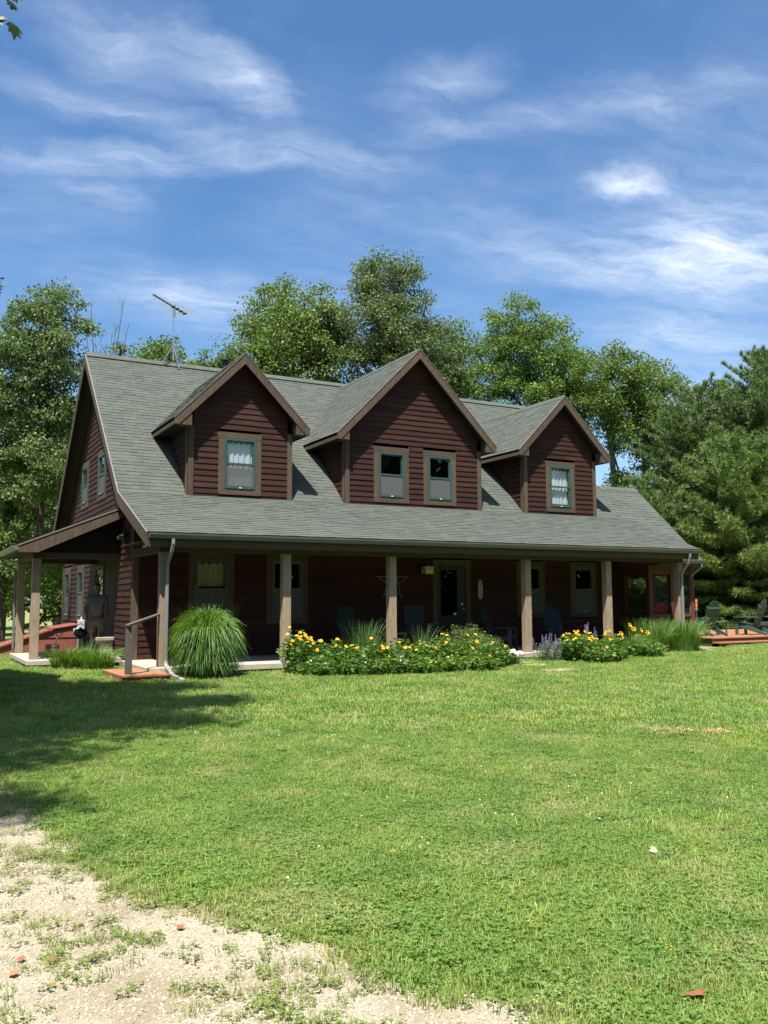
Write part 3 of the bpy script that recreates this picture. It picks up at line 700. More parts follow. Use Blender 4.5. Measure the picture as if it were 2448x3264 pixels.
def window(fr, u0, u1, z0, z1, curtain=None, screen=True, tw=.155, label=None, mid=.5, TEAL=TEAL, tm=None):
    """double-hung window: teal frame, brown casing boards, two panes"""
    a, b, c, e = u0+tw, u1-tw, z0+tw, z1-tw; ft = .045
    fm = MB(); fbox(fm, fr, a, a+ft, -.07, .052, c, e); fbox(fm, fr, b-ft, b, -.07, .052, c, e); fbox(fm, fr, a+ft, b-ft, -.07, .052, e-ft, e); fbox(fm, fr, a+ft, b-ft, -.07, .058, c, c+ft*1.3)
    w = fm.build('window', TEAL, house)
    if label: w['label'] = label
    fbox(MB(), fr, u0-.01, u1+.01, -.04, .044, z1-tw, z1).build('casing_board', tm or TRIMH, w, bevel=.004)
    fbox(MB(), fr, u0, u1, -.04, .043, z0, z0+tw).build('casing_board', tm or TRIMH, w, bevel=.004)
    fbox(MB(), fr, u0, a, -.04, .041, z0+tw, z1-tw).build('casing_board', tm or TRIM, w, bevel=.004); fbox(MB(), fr, b, u1, -.04, .041, z0+tw, z1-tw).build('casing_board', tm or TRIM, w, bevel=.004)
    zm = c+(e-c)*mid; s = .03
    fbox(MB(), fr, a+ft, b-ft, -.03, .040, zm-.022, zm+.022).build('meeting_rail', TEAL, w)
    fbox(MB(), fr, a+ft, b-ft, .000, .006, zm+.022, e-ft).build('pane', GLASS, w); fbox(MB(), fr, a+ft, b-ft, -.02, -.014, c+ft*1.3, zm-.022).build('pane', GLASS, w)
    sh = MB(); fbox(sh, fr, a+ft, a+ft+s, -.03, .02, zm+.022, e-ft); fbox(sh, fr, b-ft-s, b-ft, -.03, .02, zm+.022, e-ft); fbox(sh, fr, a+ft+s, b-ft-s, -.03, .02, e-ft-s, e-ft)
    fbox(sh, fr, a+ft, a+ft+s, -.045, 0.02, c+ft*1.3, zm-.022); fbox(sh, fr, b-ft-s, b-ft, -.045, 0.02, c+ft*1.3, zm-.022); fbox(sh, fr, a+ft+s, b-ft-s, -.045, 0.02, c+ft*1.3, c+ft*1.3+s)
    sh.build('sash', TEAL, w)
    if screen: fbox(MB(), fr, a+ft, b-ft, .026, .028, c+ft*1.3, zm-.022).build('insect_screen', MESHSCR, w)
    lt = MB(); fbox(lt, fr, (a+b)/2-.03, (a+b)/2+.03, .06, .066, c+.012, c+.032); lt.build('lift_tab', WHITEP, w)
    if curtain:
        mat, zc0, tabtop = curtain; cb = MB(); n = 46; ca, cb_ = a+ft, b-ft; top = e-ft-.06
        for i in range(n+1):
            t = i/n; uu = ca+(cb_-ca)*t; dd = -.066+.012*math.sin(t*31)+.006*math.sin(t*71+1)
            cb.v.append(tuple(fr(uu, dd, top))); cb.v.append(tuple(fr(uu, dd*1.0+.006*math.sin(t*23), zc0)))
        for i in range(n): cb.f.append((2*i, 2*i+1, 2*i+3, 2*i+2))
        for q in range(tabtop):
            t = (q+.2)/tabtop; tt = (q+.62)/tabtop; cb.quad(fr(ca+(cb_-ca)*t, -.066, top-.005), fr(ca+(cb_-ca)*tt, -.066, top-.005), fr(ca+(cb_-ca)*tt, -.066, e-ft), fr(ca+(cb_-ca)*t, -.066, e-ft))
        cb.build('curtain', mat, w)
    return w
FW = wframe((0, YDW, 0), (1, 0, 0), (0, -1, 0)); GW = wframe((XW, 0, 0), (0, 1, 0), (-1, 0, 0))
# front wall under the porch
wall_f = MB().box((XW-.02, YDW+.06, .02), (15.45, YDW+.10, .28)).build('wall', FOUND, house)
fo_ = [(1.66, 2.78, 1.06, 2.78), (3.62, 4.735, 1.06, 2.78), (8.45, 9.70, .3, 2.74), (11.30, 12.33, 1.09, 2.75), (13.29, 14.32, 1.09, 2.75)]
siding((0, YDW, 0), (1, 0, 0), (0, -1, 0), [(XW+.08, .3), (15.34, .3), (15.34, 3.95), (XW+.08, 3.95)], fo_, wall_f, seed=11, mat=SIDING)
window(FW, *fo_[0], curtain=(CURTY, 1.98, 4), screen=True, label='window with a short cream tab-top curtain'); window(FW, *fo_[1]); window(FW, *fo_[3]); window(FW, *fo_[4], curtain=(CURTY, 2.50, 0))
# left gable wall
gp = [(2.93, .12), (13.2, .12), (13.2, zroof(13.2)-.09), (YR, ZR-.09), (YK, ZK-.09), (2.93, ZK-.10)]
wall_g = MB().box((XW+.06, 2.98, .02), (XW+.1, 13.2, .2)).build('wall', FOUND, house)
go_ = [(8.98, 10.12, 4.40, 5.80), (6.42, 7.56, 4.40, 5.81), (11.75, 12.85, 1.05, 2.73), (9.30, 10.40, 1.06, 2.73), (6.35, 7.60, .30, 2.62)]
siding((XW, 0, 0), (0, 1, 0), (-1, 0, 0), gp, go_, wall_g, seed=12, wav=.008)
for k in range(4): window(GW, *go_[k], curtain=(CURT, go_[k][2]+.2, 0) if k in (0,) else None, tm=TRIM)
# side door
dfr = MB(); fbox(dfr, GW, 6.35, 6.47, -.04, .043, .3, 2.62); fbox(dfr, GW, 7.48, 7.60, -.04, .043, .3, 2.62); fbox(dfr, GW, 6.47, 7.48, -.04, .043, 2.5, 2.62)
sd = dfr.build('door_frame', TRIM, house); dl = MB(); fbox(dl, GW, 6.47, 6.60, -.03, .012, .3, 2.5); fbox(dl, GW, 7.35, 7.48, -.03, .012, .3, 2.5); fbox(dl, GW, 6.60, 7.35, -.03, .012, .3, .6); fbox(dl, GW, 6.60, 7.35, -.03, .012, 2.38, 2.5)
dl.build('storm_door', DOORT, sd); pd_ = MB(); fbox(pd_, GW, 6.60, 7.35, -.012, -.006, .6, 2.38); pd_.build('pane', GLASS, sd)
# other walls, floors (seen only through the windows)
wb = MB().box((15.34, YDW, .02), (15.46, 4.2, 3.9)); wb.box((15.34, 4.2, .02), (15.46, 13.2, 4.0)); wb.box((XW, 13.2, .02), (15.46, 13.3, 3.6))
wb.prism([(15.35, 2.98, 4.0), (15.35, 13.2, 4.0), (15.35, YR, ZR-.1)], [(15.45, 2.98, 4.0), (15.45, 13.2, 4.0), (15.45, YR, ZR-.1)]); wb.build('far_wall', SIDING, house)
MB().box((XW+.1, YDW+.1, .1), (15.3, 13.2, .29)).box((XW+.1, YDW+.35, 2.95), (15.3, 13.2, 3.1)).box((XW+.1, 7.2, .3), (15.3, 7.3, 2.95)).box((5.4, 3.3, .3), (5.5, 7.2, 2.95)).box((10.8, 3.3, .3), (10.9, 7.2, 2.95)).build('interior_floor', DARKROOM, house)
# dormer fronts and sides
CW = .13
dw = [[(2.35, 3.458, 4.23, 5.777)], [(6.647, 7.731, 4.245, 5.76), (8.198, 9.262, 4.245, 5.763)], [(12.463, 13.564, 4.239, 5.768)]]
for k, d in enumerate(DORM):
    sl = (d['zp']-d['zt'])/d['hw']; f = lambda x: d['zp']-sl*abs(x-d['xc'])-.07
    body = MB().box((d['xl']+.02, YDW+.08, 4.10), (d['xr']-.02, YDW+.14, 4.2)).build('dormer_wall', FOUND, house)
    xl, xr = d['xl'], d['xr']
    siding((0, YDW, 0), (1, 0, 0), (0, -1, 0), [(xl+CW-.01, 4.115), (xr-CW+.01, 4.115), (xr-CW+.01, f(xr)), (d['xc'], d['zp']-.07), (xl+CW-.01, f(xl))], dw[k], body, seed=20+k, z0=.30-.02, mat=SIDING)
    for w_ in dw[k]: window(FW, *w_, curtain=(CURT, 4.42, 5) if k != 1 else None, screen=(k != 2))
    ztop = d['zt']-.14; ybk = ymain(ztop)
    siding((xl, 0, 0), (0, 1, 0), (-1, 0, 0), [(YDW+.05, 4.21), (ybk, ztop-.001), (ybk, ztop), (YDW+.05, ztop)], [], body, seed=30+k, z0=.28, mat=SIDING)
    MB().prism([(xr-.08, YDW+.05, 4.12), (xr-.08, ybk+.1, ztop), (xr-.08, YDW+.05, ztop)], [(xr, YDW+.05, 4.12), (xr, ybk+.1, ztop), (xr, YDW+.05, ztop)]).build('dormer_cheek', SIDING, house)
    for s_, x in ((-1, xl), (1, xr)):
        cbm = MB().box((min(x, x-s_*CW), YDW-.042, 4.10), (max(x, x-s_*CW), YDW-.002, ztop+.02)); cbm.build('corner_board', TRIM, body, bevel=.004)
        if s_ < 0: MB().box((x-.042, YDW-.002, 4.12), (x-.002, YDW+.10, ztop)).build('corner_board', TRIM, body, bevel=.004)
# front-left corner boards
MB().box((XW-.045, YDW-.045, .3), (XW+.10, YDW-.002, 3.95)).build('corner_board', TRIM, house, bevel=.004)
MB().box((XW-.044, YDW-.001, .3), (XW-.004, YDW+.10, 3.95)).build('corner_board', TRIM, house, bevel=.004)
MB().box((XW-.045, 13.1, .12), (XW-.004, 13.22, 3.6)).build('corner_board', TRIM, house)
fl_ = MB(); fl_.box((XW-.09, 3.55, 3.18), (XW-.03, 3.72, 3.30)); fl_.tube([(XW-.1, 3.56, 3.22), (XW-.2, 3.45, 3.12)], [.05, .075], 10); fl_.tube([(XW-.1, 3.70, 3.22), (XW-.2, 3.78, 3.12)], [.05, .075], 10); fl_.build('flood_light', BLACKP, house)
# front door
dfm = MB(); fbox(dfm, FW, 8.45, 8.61, -.04, .044, .3, 2.74); fbox(dfm, FW, 9.53, 9.70, -.04, .044, .3, 2.74); fbox(dfm, FW, 8.61, 9.53, -.04, .044, 2.6, 2.74)
df_ = dfm.build('door_frame', TRIM, house)
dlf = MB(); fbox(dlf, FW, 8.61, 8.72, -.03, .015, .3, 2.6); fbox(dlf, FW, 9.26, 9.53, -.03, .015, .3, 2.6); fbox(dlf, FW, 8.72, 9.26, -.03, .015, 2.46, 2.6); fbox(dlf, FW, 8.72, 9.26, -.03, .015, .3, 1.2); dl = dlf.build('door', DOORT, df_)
pb = MB(); fbox(pb, FW, 8.72, 9.26, -.01, -.004, 1.2, 2.46); pb.build('pane', GLASS, df_)
MB().tube([FW(9.40, .015, 1.38), FW(9.40, .07, 1.38), FW(9.46, .075, 1.38)], .02, 8).tube([FW(9.40, .015, 1.52), FW(9.40, .04, 1.52)], .03, 10).build('door_handle', BRASS, df_)
stk = MB(); fbox(stk, FW, 9.15, 9.235, -.003, .0, 1.215, 1.275); stk.build('sticker', WHITEP, df_)

# ---- porch: slab, posts, beam, ceiling, gutter
sb_ = MB()
sb_.box((.10, .20, .18), (.80, 3.0, .30)); 
for a, b in ((.806, 4.4), (4.406, 8.1), (8.106, 11.7), (11.706, 15.40)): sb_.box((a, .20, .18), (b, 3.0, .30))
sb_.build('porch_slab', CONC, house, bevel=.01)
MB().box((.22, .36, 0), (15.3, 2.95, .18)).build('porch_footing', FOUND, house)
PX = [.35, 3.066, 5.743, 9.708, 12.445, 15.14]; PW = .19; PY = .45
for x in PX: MB().box((x, PY, .30), (x+PW, PY+PW, ZB)).build('porch_post', POSTM, house, bevel=.008)
MB().box((.33, PY+.005, ZB), (15.36, PY+.185, 2.885)).build('porch_beam', TRIMH, house)
MB().box((.335, PY+.185, ZB), (.52, YDW-.045, 2.84)).build('porch_beam', TRIMH, house)
MB().box((15.17, PY+.185, ZB), (15.345, YDW-.045, 2.84)).build('porch_beam', TRIMH, house)
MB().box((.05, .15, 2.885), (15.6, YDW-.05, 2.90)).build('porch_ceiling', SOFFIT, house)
MB().box((0.0, .118, 2.74), (15.62, .148, 3.01)).build('eave_fascia', TRIMH, house)
def gutter(p, q, out, name='gutter', mat=GUTTER):
    """K-style gutter: p->q along the eave, out = outward unit vector"""
    p, q, o_ = Vector(p), Vector(q), Vector(out); prof = [(0, 0), (0, -.105), (.07, -.105), (.085, -.07), (.12, -.03), (.125, 0), (.115, 0), (.108, -.025), (.075, -.062), (.06, -.095), (.01, -.095), (.01, 0)]
    up = Vector((0, 0, 1)); g_ = MB().prism([p+o_*a+up*b for a, b in prof], [q+o_*a+up*b for a, b in prof])
    # end caps
    for e_, sgn in ((p, 1), (q, -1)):
        dd = (q-p).normalized()*.004*sgn; capp = [(0, 0), (0, -.105), (.07, -.105), (.085, -.07), (.12, -.03), (.125, 0)]
        g_.prism([e_-dd+o_*a+up*b for a, b in capp], [e_+o_*a+up*b for a, b in capp])
    return g_.build(name, mat, house)
gutter((0.02, .115, ZE+.012), (15.66, .115, ZE+.012), (0, -1, 0))
def spout(pts, w=.075, name='downspout', mat=SPOUT, parent=house): return MB().tube(pts, w*.62, 4).build(name, mat, parent, bevel=.006)
spout([(.50, .055, 2.92), (.50, .055, 2.80), (.49, .10, 2.66), (.475, .37, 2.42), (.475, .39, 2.3), (.475, .39, .42), (.47, .33, .33)])
spout([(.47, .33, .33), (.43, -.35, .17), (.39, -1.25, .145)], .085, 'spout_extension', SPOUTP)
spout([(15.20, .055, 2.92), (15.20, .055, 2.80), (15.20, .10, 2.66), (15.20, .33, 2.42), (15.20, .38, 2.3), (15.20, .38, .42), (15.20, .32, .32)])
spout([(15.20, .32, .32), (15.22, -.15, .22), (15.25, -.55, .20)], .085, 'spout_extension', SPOUTP)

# ---- side porch
FY = 4.10; xo = -2.0; zp_ = lambda x: 2.955+.415*(x-xo)
sp = MB().prism([(xo, FY, zp_(xo)-.02), (.37, FY, zp_(.37)-.02), (.37, FY, zp_(.37)-.09), (xo, FY, zp_(xo)-.09)], [(xo, 8.0, zp_(xo)-.02), (.37, 8.0, zp_(.37)-.02), (.37, 8.0, zp_(.37)-.09), (xo, 8.0, zp_(xo)-.09)]).build('side_porch_roof', DECKM, house)
spf = MB(); keep = field; field = spf
shingle_plane((xo, 8.0, zp_(xo)), (0, -1, 0), (1, 0, .415), [(0, -.02), (8.0-FY+.01, -.02), (8.0-FY+.01, 2.56), (0, 2.56)], seed=9)
field = keep; q_ = spf.build('shingle_field', SHING, sp); q_['kind'] = 'stuff'
A = [(xo, FY-.035, zp_(xo)-.03), (.375, FY-.035, zp_(.375)-.03), (.375, FY-.035, zp_(.375)-.25), (xo+.42, FY-.035, zp_(xo)-.17), (xo, FY-.035, zp_(xo)-.17)]
MB().prism(A, [(p[0], FY-.002, p[2]) for p in A]).build('rake_board', TRIM, sp)
A = [(xo-.01, FY-.05, zp_(xo)+.008), (.375, FY-.05, zp_(.375)+.008), (.375, FY-.05, zp_(.375)-.028), (xo-.01, FY-.05, zp_(xo)-.028)]
MB().prism(A, [(p[0], FY, p[2]) for p in A]).build('drip_edge', DRIP, sp)
A = [(xo+.02, FY-.018, zp_(xo)-.172), (xo+.40, FY-.018, zp_(xo)-.172), (xo+.40, FY-.018, zp_(xo)-.03)]
MB().prism(A, [(p[0], FY+.28, p[2]) for p in A]).build('rake_return', TRIM, sp)
TY = 4.42
A = [(-1.62, TY, 2.80), (.375, TY, 2.80), (.375, TY, zp_(.375)-.1), (-1.62, TY, zp_(-1.62)-.1)]
MB().prism(A, [(p[0], TY+.05, p[2]) for p in A]).build('gable_infill', SOFFIT, sp)
MB().box((-1.655, 4.39, ZB), (.35, 4.58, 2.80)).build('porch_beam', TRIMH, house); MB().box((-1.655, 4.585, ZB), (-1.46, 7.60, 2.80)).build('porch_beam', TRIMH, house); MB().box((-1.45, 7.41, ZB), (.35, 7.60, 2.80)).build('porch_beam', TRIMH, house)
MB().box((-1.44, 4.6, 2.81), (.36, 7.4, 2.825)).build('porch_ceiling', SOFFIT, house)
for y in (4.40, 7.41): MB().box((-1.648, y, .30), (-1.458, y+.185, ZB)).build('porch_post', POSTM, house, bevel=.008)
MB().box((xo+.005, FY, zp_(xo)-.17), (xo+.03, 8.0, zp_(xo)-.03)).build('eave_fascia', TRIMH, sp)
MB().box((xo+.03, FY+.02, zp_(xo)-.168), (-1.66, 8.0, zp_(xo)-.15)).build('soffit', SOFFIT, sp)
gutter((xo, FY, zp_(xo)-.02), (xo, 7.95, zp_(xo)-.02), (-1, 0, 0))
spout([(-2.06, 7.75, 2.86), (-2.06, 7.75, 2.72), (-1.95, 7.62, 2.6), (-1.70, 7.52, 2.5), (-1.70, 7.52, .4)], .07, 'downspout', GUTTER)
MB().box((-1.76, 3.98, .185), (.36, 7.68, .30)).build('side_porch_slab', CONC, house, bevel=.012)
MB().box((-1.62, 4.12, -.02), (.34, 7.6, .185)).build('porch_footing', FOUND, house)

# ---- screened wing at the right end
SY = 1.82
MB().box((15.46, 1.98, .05), (17.2, 6.5, .30)).build('wing_floor', CONC, house)
def wpost(x0, x1, y0, y1, z1=2.72): return MB().box((x0, y0, .30), (x1, y1, z1)).build('screen_post', REDWOODD, house, bevel=.004)
for x in (15.375, 16.27, 17.12): wpost(x, x+.155, SY, SY+.14)
wpost(15.376, 15.50, 2.84, 2.955)
for x in (15.5, 16.3, 17.12): wpost(x, x+.14, 6.4, 6.54)
for y in (3.4, 4.9): wpost(17.12, 17.26, y, y+.14)
for a, b in ((15.53, 16.27), (16.425, 17.12)):
    for z0, z1 in ((1.085, 1.17), (.30, .40), (2.36, 2.72)): MB().box((a, SY+.02, z0), (b, SY+.12, z1)).build('screen_rail', REDWOODD, house)
    MB().box((a, SY+.066, .40), (b, SY+.07, 2.36)).build('screen', PORCHSCR, house)
for z0, z1 in ((1.085, 1.17), (.30, .40), (2.36, 2.72)): MB().box((15.40, SY+.14, z0), (15.49, 2.84, z1)).build('screen_rail', REDWOODD, house)
MB().box((15.443, SY+.14, .40), (15.447, 2.84, 2.36)).build('screen', PORCHSCR, house)
for y0, y1 in ((SY+.14, 3.4), (3.54, 4.9), (5.04, 6.4)):
    for z0, z1 in ((1.085, 1.17), (2.36, 2.72)): MB().box((17.15, y0, z0), (17.23, y1, z1)).build('screen_rail', REDWOODD, house)
    MB().box((17.188, y0, .40), (17.192, y1, 2.36)).build('screen', PORCHSCR, house)
for a, b in ((15.64, 16.3), (16.44, 17.12)):
    for z0, z1 in ((1.085, 1.17), (2.36, 2.72)): MB().box((a, 6.42, z0), (b, 6.52, z1)).build('screen_rail', REDWOODD, house)
    MB().box((a, 6.468, .40), (b, 6.472, 2.36)).build('screen', PORCHSCR, house)
MB().box((XR-.25, wing_y0, zw(wing_y0)-.2), (17.3, wing_y0+.03, zw(wing_y0)-.03)).build('eave_fascia', TRIMH, house)
MB().box((XR-.2, wing_y0+.03, 2.63), (17.29, SY+.15, 2.645)).build('soffit', SOFFIT, house)
gutter((XR-.2, wing_y0-.003, zw(wing_y0)-.02), (17.36, wing_y0-.003, zw(wing_y0)-.02), (0, -1, 0))
spout([(17.2, wing_y0-.06, 2.73), (17.2, wing_y0-.06, 2.62), (17.18, 1.6, 2.5), (17.15, 1.88, 2.3), (17.15, 1.88, .42)], .07)

# ---- chimney pipe and television aerial on the ridge
ch = thing('flue_pipe', (4.24, 8.3, 8.3), 'dark round metal flue pipe just behind the ridge beside the left dormer', 'flue')
MB().lathe([(.085, -.1), (.085, .72), (.10, .72), (.10, .78), (.16, .80), (.16, .84), (.02, .93)], n=16).build('pipe', IRON, ch, world=False, smooth=False)
ant = thing('television_aerial', (2.5, YR, 8.66), 'silver television aerial on a tripod mast on the roof ridge', 'aerial')
zb_ = 8.66
AT = MB(); AT.tube([(0, 0, .15), (-.02, 0, 1.76)], .024, 8); AT.build('mast', STEEL, ant, world=False)
top_ = (-.01, 0, .62)
for q in ((.12, -.20, -.14), (-.36, .16, -.10), (.32, .16, -.10)): MB().tube([top_, q], .02, 6).box((q[0]-.04, q[1]-.04, q[2]-.02), (q[0]+.04, q[1]+.04, q[2]+.01)).build('tripod_leg', STEEL, ant, world=False)
bd = Vector((.71, .705, 0)).normalized(); ed = Vector((.705, -.71, 0)).normalized(); cB = Vector((-.02, 0, 1.78))
MB().bar(cB-bd*1.15, cB+bd*.68, .035, .035).build('boom', BLACKP, ant, world=False)
rA = random.Random(5)
for k in range(17):
    t = -1.13+k*.112; ln = .09+.004*k if k < 5 else (.15+.03*(k-5))*rA.uniform(.85, 1.1)
    if k in (3, 10, 12, 14, 16): ln = .38+.02*(k-10)
    MB().tube([cB+bd*t-ed*ln, cB+bd*t+ed*ln], .014, 5).build('element', ALU, ant, world=False)
    if k > 8 and k % 2 == 0: MB().bar(cB+bd*t-ed*.06, cB+bd*t+ed*.06, .05, .05).build('insulator', BLACKP, ant, world=False)
MB().tube([cB, (.03, 0, 1.62), (.05, 0, 1.52), (.0, 0, 1.45)], .008, 5).build('cable', BLACKP, ant, world=False)
# ---------------------------------------------------------------- trees
def leaf_mesh(name, C, D, size, mat, parent, r, wid=.55, fold=.25):
    """C centres, D leaf directions (unit); one folded rhombus each"""
    n = len(C); sd = unit(np.cross(D, unit(r.normal(size=(n, 3))))); up = np.cross(sd, D)
    Ls = (size*r.uniform(.6, 1.15, n))[:, None]
    tip = C+D*Ls; mid = C+D*Ls*.45; w = Ls*wid*.5
    V = np.stack([C, mid+sd*w+up*Ls*fold*.4, tip, mid-sd*w+up*Ls*fold*.4], 1).reshape(-1, 3)
    F = np.arange(4*n).reshape(-1, 4)
    return np_mesh(name, V, F, mat, parent)
def make_tree(name, label, base, ells, trunk_top, trunk_r, leaf=(.17, 110, .75), mat=None, bark=None, seed=1, group=None, cat='tree', tops=None, forks=1):
    """ells: (cx,cy,cz,rx,ry,rz,n clumps) relative to the base"""
    r = np.random.default_rng(seed); size, per, crad = leaf
    root = thing(name, base, label, cat, group)
    nodes = []; par = []
    for fk in range(forks):
        tt = trunk_top if fk == 0 else (trunk_top[0]*-.9+r.normal()*.6, trunk_top[1]+r.normal()*.8, trunk_top[2]*r.uniform(.8, 1))
        last = -1
        for k in range(11):
            t = k/10; jit = r.normal(size=2)*.07*t*tt[2]*.12
            nodes.append(np.array([tt[0]*t**1.3+jit[0], tt[1]*t**1.3+jit[1], -.1+tt[2]*t])); par.append(last); last = len(nodes)-1
            if fk > 0 and k == 0: par[-1] = -1
    cl = []
    for (cx, cy, cz, rx, ry, rz, n) in ells:
        d = unit(r.normal(size=(n, 3))); rad = r.uniform(0, 1, n)**(1/2.6)
        cl.append(np.array([cx, cy, cz])+d*rad[:, None]*np.array([rx, ry, rz]))
    cl = np.concatenate(cl); tr = np.array(nodes)
    order = np.argsort([np.min(np.linalg.norm(tr-c, axis=1)) for c in cl]); ends = []
    NA = np.array(nodes)
    for i in order:
        c = cl[i]; dv = c-NA; dl = np.linalg.norm(dv, axis=1); pen = np.maximum(0, (NA[:, 2]+.25*np.linalg.norm(dv[:, :2], axis=1))-c[2])*1.5
        j = int(np.argmin(dl+pen)); p = NA[j]; m1 = p+(c-p)*.5+np.array([0, 0, .12*dl[j]])*r.uniform(-.6, 1)+r.normal(size=3)*.05*dl[j]
        nodes.append(m1); par.append(j); nodes.append(c); par.append(len(nodes)-2); ends.append(len(nodes)-1); NA = np.vstack([NA, m1, c])
    cnt = np.zeros(len(nodes))
    for e in ends:
        j = e
        while j >= 0: cnt[j] += 1; j = par[j]
    rad = trunk_r*np.sqrt(np.maximum(cnt, .3)/max(cnt.max(), 1))*.95+.012
    tmb = MB()
    for i in range(len(nodes)):
        if par[i] >= 0: tmb.tube([nodes[par[i]], nodes[i]], [min(rad[par[i]], rad[i]*1.6), rad[i]], 6 if rad[i] > .05 else 4, cap=False)
    tmb.build('trunk', bark or BARK, root, world=False, smooth=True)
    cc = []; dd = []
    for c in cl:
        k = int(per*1.35*r.uniform(.6, 1.35)); q = unit(r.normal(size=(k, 3)))*(r.uniform(0, 1, k)**.5)[:, None]*np.array([crad, crad, crad*.62])*r.uniform(.7, 1.25)
        cc.append(c+q); dr = unit(q+r.normal(size=(k, 3))*.5+np.array([0, 0, -.25])); dd.append(dr)
    C = np.concatenate(cc); D = unit(np.concatenate(dd))
    leaf_mesh('crown', C, D, size, mat or LEAF1, root, r)
    return root
WOODS = 'broadleaf trees standing behind the house'
def b_(x, y): return (x, y, gzf(x, y))
make_tree('broad_tree', 'round broadleaf tree behind the ridge, left of the tallest crown', b_(14.4, 27), [(0, 0, 15.6, 3.2, 3.2, 4.0, 190), (-2.2, 0, 13.6, 2.4, 2.4, 2.6, 60), (.3, 0, 10.5, 3.5, 3, 3, 60)], (0, 0, 17), .32, (.20, 115, .85), LEAF1, seed=11, group=WOODS)
make_tree('broad_tree', 'tallest grey-green tree rising above the middle dormer', b_(19.2, 25), [(0, 0, 18.3, 2.3, 2.3, 3.1, 110), (-.8, 0, 15.4, 3.6, 3, 3, 140), (2.4, 0, 15.2, 2.6, 2.4, 2.6, 95), (0, 0, 10.5, 3.4, 3, 3, 60)], (.3, 0, 20), .34, (.18, 105, .75), LEAF2, BARKG, seed=12, group=WOODS)
make_tree('broad_tree', 'bright green tree filling the gap right of the tallest crown', b_(25.2, 27.5), [(0, 0, 15.2, 3.0, 2.6, 3.6, 150), (-1.8, 0, 13.4, 2.8, 2.5, 3.4, 90), (2, 0, 12.5, 2.6, 2.4, 3, 70)], (0, 0, 16), .25, (.19, 110, .8), LEAF3, seed=13, group=WOODS)
make_tree('ash_tree', 'bright green ash with rounded plumes behind the right dormer', b_(30.6, 26), [(-1.7, 0, 17.3, 1.9, 2, 3.4, 85), (1.0, 0, 16.8, 2.2, 2.2, 3.0, 85), (2.9, 0, 14.8, 1.9, 1.8, 2.8, 75), (0, 0, 13, 4.0, 3, 2.8, 110), (0, 0, 9.8, 3.6, 3, 3, 60)], (0, 0, 18), .3, (.19, 115, .75), LEAF3, seed=14, group=WOODS)
make_tree('forked_tree', 'open tree with forked trunks showing sky, right of the roof', b_(34.6, 22), [(-1.4, 0, 14.4, 2.8, 2.2, 2.6, 105), (1.5, 0, 13.6, 2.6, 2.4, 2.6, 85), (2.6, 0, 11.0, 1.9, 2, 1.8, 45), (-.2, 0, 11.6, 2.2, 2, 1.8, 45), (.8, 0, 8.6, 2.8, 2.4, 1.6, 30)], (1.8, 0, 13.5), .26, (.19, 105, .75), LEAF1, BARKG, seed=15, group=WOODS, forks=3)
make_tree('small_tree', 'small round treetop just left of the television aerial', b_(6.6, 26), [(0, 0, 13.3, 1.5, 1.5, 1.7, 55), (0, 0, 10.5, 1.8, 1.8, 1.8, 30)], (0, 0, 14), .16, (.17, 100, .6), LEAF1, seed=16, group=WOODS)
make_tree('small_tree', 'feathery treetop between the aerial and the left dormer', b_(9.4, 28), [(.5, 0, 13.6, 1.3, 1.4, 2.0, 45), (-1.6, 0, 12.9, 1.2, 1.3, 1.6, 35), (0, 0, 10.5, 2.2, 1.8, 1.8, 30)], (0, 0, 14.5), .16, (.17, 85, .55), LEAF3, seed=17, group=WOODS)
make_tree('small_tree', 'sparse pale sapling top beside the left end of the ridge', b_(4.4, 25), [(0, 0, 13.0, .9, .9, .9, 16)], (0, 0, 13), .10, (.16, 40, .45), LEAF4, seed=18, group=WOODS)
make_tree('walnut_tree', 'tall pale walnut with open crown at the left of the house', b_(.0, 18), [(.2, -.6, 6.6, 1.5, 1.2, 1.6, 45), (.25, 0, 11.7, 1.7, 1.8, 2.4, 85), (-1.0, 0, 10.0, 1.6, 1.6, 2.0, 50), (.6, 0, 9.0, 1.2, 1.3, 1.2, 30)], (.5, 0, 12.5), .11, (.15, 120, .55), LEAF4, BARK, seed=19, group='trees left of the house')
make_tree('thicket_tree', 'leafy tree filling the left edge below the walnut crown', b_(-.9, 20), [(0, 0, 8.6, 1.7, 1.8, 2.2, 75), (.4, 0, 5.6, 1.8, 1.8, 1.8, 65), (0, 0, 3.0, 2.0, 2, 1.6, 55)], (.1, 0, 9.5), .17, (.17, 85, .55), LEAF1, seed=20, group='trees left of the house')
make_tree('thicket_tree', 'slender tree whose crown hugs the left gable rake', b_(1.9, 22.5), [(-.1, 0, 9.0, 1.3, 1.3, 1.8, 40), (.2, 0, 6.2, 1.4, 1.5, 1.8, 45), (0, 0, 3.2, 1.8, 1.6, 1.8, 50)], (.2, 0, 10), .14, (.17, 85, .55), LEAF3, seed=21, group='trees left of the house')
make_tree('thicket_tree', 'low bushy tree seen under the side porch roof', b_(.6, 27), [(0, 0, 4.5, 2.4, 2.2, 2.2, 70), (-1.2, 0, 2.2, 2.2, 2, 1.6, 60), (2.0, 0, 2.2, 2.2, 2, 1.6, 60)], (0, 0, 5), .16, (.18, 90, .6), LEAF3, seed=22, group='trees left of the house')
make_tree('thicket_tree', 'dark backdrop tree far behind the left gable', b_(3.5, 36), [(0, 0, 8, 3.5, 3, 4, 110), (-3, 0, 4, 3, 3, 3, 80)], (0, 0, 10), .25, (.24, 80, .9), LEAFD, seed=23, group='trees left of the house')
